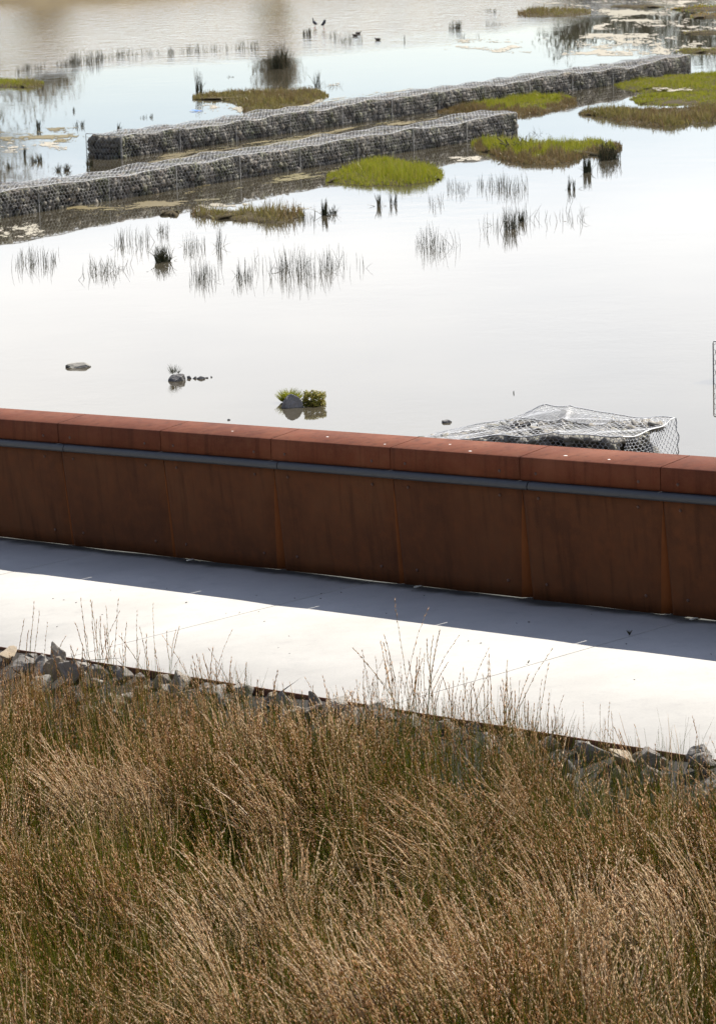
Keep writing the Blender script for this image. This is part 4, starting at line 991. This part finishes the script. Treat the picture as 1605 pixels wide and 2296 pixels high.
# ------------------------------------------------------------------ the rush bank in front
VAR = bpy.data.collections.new('rush_variants')        # sources of the instances, not in the scene itself
def variant(i, n, lean, bend, hgt, spread, straw, gold, seedy, az_sd=.35, hv=.25):
    rg = np.random.default_rng(900+i); b = MB()
    B = np.concatenate([rg.normal(0, spread, (n, 2)), np.zeros((n, 1))], 1)
    L_ = hgt*rg.uniform(1-hv, 1.12, n); az = rg.normal(0, az_sd, n); le = rg.normal(lean, .10, n); be = rg.normal(bend, .22, n); k = 7
    C = stems(n, B, L_, az, le, be, k); C[:, 1:-1] += rg.normal(0, .004, (n, k-2, 3))
    kind = rg.choice(3, n, p=[1-straw-gold, straw, gold]); r = rg.uniform(.0014, .0023, n)
    for q in range(3):
        s_ = kind == q
        if s_.any(): tubes(b, C[s_], r[s_, None]*np.array([1.2, 1.1, 1.05, 1, .85, .65, .3])[None]*(1.6 if q == 1 else 1), 3, q)
    # seed heads: little spikelets pressed alternately along the upper stem
    P, D, mi = [], [], []
    for j in range(n):
        if rg.random() > seedy: continue
        m = rg.integers(12, 24); t0 = rg.uniform(.52, .72); T = np.linspace(t0, .995, m)+rg.normal(0, .006, m); T = np.clip(T, 0, .999)*(k-1)
        a = T.astype(int); f = (T-a)[:, None]; p = C[j, a]*(1-f)+C[j, np.minimum(a+1, k-1)]*f; d = C[j, np.minimum(a+1, k-1)]-C[j, a]; d /= np.linalg.norm(d, axis=1, keepdims=True)
        off = rg.normal(0, 1, (m, 3)); off -= (off*d).sum(1, keepdims=True)*d; off /= np.linalg.norm(off, axis=1, keepdims=True)
        P.append(p+off*.0032); D.append(d+off*rg.uniform(.02, .22, (m, 1))); mi.append(np.full(m, 1 if kind[j] == 1 and rg.random() < .7 else 3))
    if P:
        P, D, mi = np.concatenate(P), np.concatenate(D), np.concatenate(mi)
        for q in (1, 3):
            s_ = mi == q
            if s_.any(): capsules(b, P[s_], D[s_], rg.uniform(.011, .021, s_.sum()), rg.uniform(.0018, .0033, s_.sum()), q)
    o = bpy.data.objects.new(f'rush_{i:02d}', b.mesh('rush', [M['gstem'], M['gdead'], M['gold'], M['gseed']])); VAR.objects.link(o)
#        n  lean bend hgt spread straw gold seedy az_sd
SPEC = [(20, .04, .08, .76, .07, .05, .05, .08, 1.5), (20, .06, .10, .84, .07, .05, .04, .14, 1.5), (18, .08, .12, .90, .07, .06, .05, .22, 1.5), (18, .10, .14, .78, .08, .05, .08, .10, 1.5),   # 0-3 green, upright
        (12, .32, .25, .95, .05, .12, .02, .95, .16), (11, .42, .30, 1.0, .05, .18, .02, .95, .16), (12, .25, .40, 1.0, .05, .15, .03, .95, .20), (11, .50, .25, .95, .06, .22, .02, .95, .18),  # 4-7 leaning seed stalks
        (12, .72, .40, 1.0, .06, .30, .01, .95, .20), (11, .85, .35, .98, .06, .40, .01, .95, .22), (11, .66, .65, 1.02, .06, .30, .02, .95, .22),                     # 8-10 laid over
        (13, .15, .55, 1.0, .035, .97, .00, .8, .6), (11, .35, .9, 1.0, .035, .97, .0, .7, .5),                                                                    # 11-12 bleached straw
        (7, .04, .12, 1.0, .07, .04, .05, .95, 1.5), (6, .08, .20, 1.1, .07, .05, .05, .98, 1.5),                                                            # 13-14 tall thin
        (22, .06, .15, .80, .07, .04, .75, .25, 1.5),                                                                                                          # 15 golden
        (12, .10, .15, .88, .06, .06, .03, .95, 1.2)]                                                                                                       # 16 upright seed stalks
for i, sp in enumerate(SPEC): variant(i, *sp)
def rush_field():
    rg = np.random.default_rng(77)
    def fbm(a, b, k): return np.sin(a*k+1.3)*np.cos(b*k*1.1+.4)+.6*np.sin(a*k*2.1-b*k*1.3+2)+.4*np.cos(a*k*3.9+b*k*3.1)
    out = []
    for pop, n in (('green', 6400), ('seed', 6800), ('straw', 1300), ('tall', 2600)):
        x = rg.uniform(-4.8, 5.0, n); y = rg.uniform(12.0, 26.5, n)
        if pop == 'straw':       # bleached stems fall together in wisps
            cx, cy = rg.uniform(-3.2, 3.4, 90), rg.uniform(13.5, 22.5, 90); ci_ = rg.integers(90, size=n); h_ = rg.random(n) < .5; x = np.where(h_, cx[ci_]+rg.normal(0, .07, n), x); y = np.where(h_, cy[ci_]+rg.normal(0, .10, n), y)
        s, c = sc_of(x, y)
        R_h = np.clip((s-2.2)/2.5, 0, 1); edge = 3.88-.10*R_h+.2*np.sin(s*1.9)+.15*np.sin(s*4.7+1)
        pk = np.clip((c-edge)/(1.25-.4*R_h), 0, 1); near = np.clip((20.4-y)/4.0, 0, 1)
        f1 = fbm(x, y, .75)+.35*fbm(x+5, y, 2.3); f2 = fbm(x+9, y-4, .9); f3 = fbm(x*1.2+2, y*1.2, 1.4)
        az = math.radians(165)+.5*f2+rg.normal(0, .22, n); az = np.where(fbm(x-3, y+2, 1.0) > 1.05, az-2.3, az)
        hs = np.clip(.54+.46*(c-3.9)/1.7+.16*R_h, .5, 1.02)*(1+.05*f1)
        keep = (np.abs(x) < y*.118+1.8) & (c > edge)
        if pop == 'green':
            idx = np.where((s < 2.2-.6*(c-4)) & (c < 5.8) & (rg.random(n) < .75), 15, rg.integers(0, 4, n)); az = rg.uniform(0, 6.28, n); scl = rg.uniform(.85, 1.15, n)*hs
            keep &= rg.random(n) < .35+.65*pk
        elif pop == 'seed':
            up = f1+.9-2.1*near+rg.normal(0, .35, n); idx = np.where(up > .5, 16, np.where(up > -.8, rg.integers(4, 8, n), rg.integers(8, 11, n))); scl = rg.uniform(.85, 1.1, n)*hs
            az = np.where(idx == 16, rg.uniform(0, 6.28, n), az); keep &= rg.random(n) < np.clip(.50+.36*f3, .10, 1)*(.10+.90*pk)*(.75+.25*near)*(1-.45*np.clip(np.abs(x)/(y*.11), 0, 1)**2)*np.where((s < 1.9) & (c < 5.4), .4, 1)
        elif pop == 'straw':
            idx = rg.integers(11, 13, n); scl = rg.uniform(.75, 1.08, n)*hs; az = np.where(h_, rg.normal(2.6, 1.1, 90)[ci_]+rg.normal(0, .25, n), az+rg.normal(0, .9, n)); keep &= (c > 4.7) & (h_ | (rg.random(n) < np.clip(.35+.4*fbm(x*1.3, y*1.3, 1.7), .08, 1)*pk*.7))
        else:
            idx = rg.integers(13, 15, n); scl = rg.uniform(.62, 1.06, n); az = rg.uniform(0, 6.28, n); keep &= (c < 5.9) & (rg.random(n) < np.clip(.38+.22*R_h+.22*np.sin(s*2.3+.6)*np.sin(s*.9), .25, 1))
        out.append([a[keep] for a in (x, y, s, c, idx, scl, az)])
    x, y, s, c, idx, scl, az = (np.concatenate(q) for q in zip(*out)); n = len(x)
    z = bank_z(s, c)-.02
    me = bpy.data.meshes.new('rush_bed'); me.vertices.add(n); me.vertices.foreach_set('co', np.stack([x, y, z], -1).astype(np.float32).ravel())
    a = me.attributes.new('rot', 'FLOAT_VECTOR', 'POINT'); a.data.foreach_set('vector', np.stack([rg.normal(0, .06, n), rg.normal(0, .06, n), az], -1).astype(np.float32).ravel())
    a = me.attributes.new('scl', 'FLOAT', 'POINT'); a.data.foreach_set('value', scl.astype(np.float32))
    a = me.attributes.new('idx', 'INT', 'POINT'); a.data.foreach_set('value', idx.astype(np.int32))
    o = bpy.data.objects.new('rush_bed', me); COL.objects.link(o); tag(o, 'dense bed of dry brown and green rushes with seed heads covering the slope', kind='stuff')
    ng = bpy.data.node_groups.new('rush_scatter', 'GeometryNodeTree')
    ng.interface.new_socket('Geometry', in_out='INPUT', socket_type='NodeSocketGeometry'); ng.interface.new_socket('Geometry', in_out='OUTPUT', socket_type='NodeSocketGeometry')
    N = ng.nodes; L = ng.links; gi = N.new('NodeGroupInput'); go = N.new('NodeGroupOutput')
    ci = N.new('GeometryNodeCollectionInfo'); ci.inputs['Collection'].default_value = VAR; ci.inputs['Separate Children'].default_value = True; ci.inputs['Reset Children'].default_value = True
    ip = N.new('GeometryNodeInstanceOnPoints'); ip.inputs['Pick Instance'].default_value = True
    def attr(nm, ty):
        q = N.new('GeometryNodeInputNamedAttribute'); q.data_type = ty; q.inputs['Name'].default_value = nm; return q.outputs['Attribute']
    e2r = N.new('FunctionNodeEulerToRotation'); L.new(attr('rot', 'FLOAT_VECTOR'), e2r.inputs[0])
    L.new(gi.outputs[0], ip.inputs['Points']); L.new(ci.outputs[0], ip.inputs['Instance']); L.new(e2r.outputs[0], ip.inputs['Rotation']); L.new(attr('scl', 'FLOAT'), ip.inputs['Scale']); L.new(attr('idx', 'INT'), ip.inputs['Instance Index'])
    L.new(ip.outputs[0], go.inputs[0])
    o.modifiers.new('scatter', 'NODES').node_group = ng
rush_field()
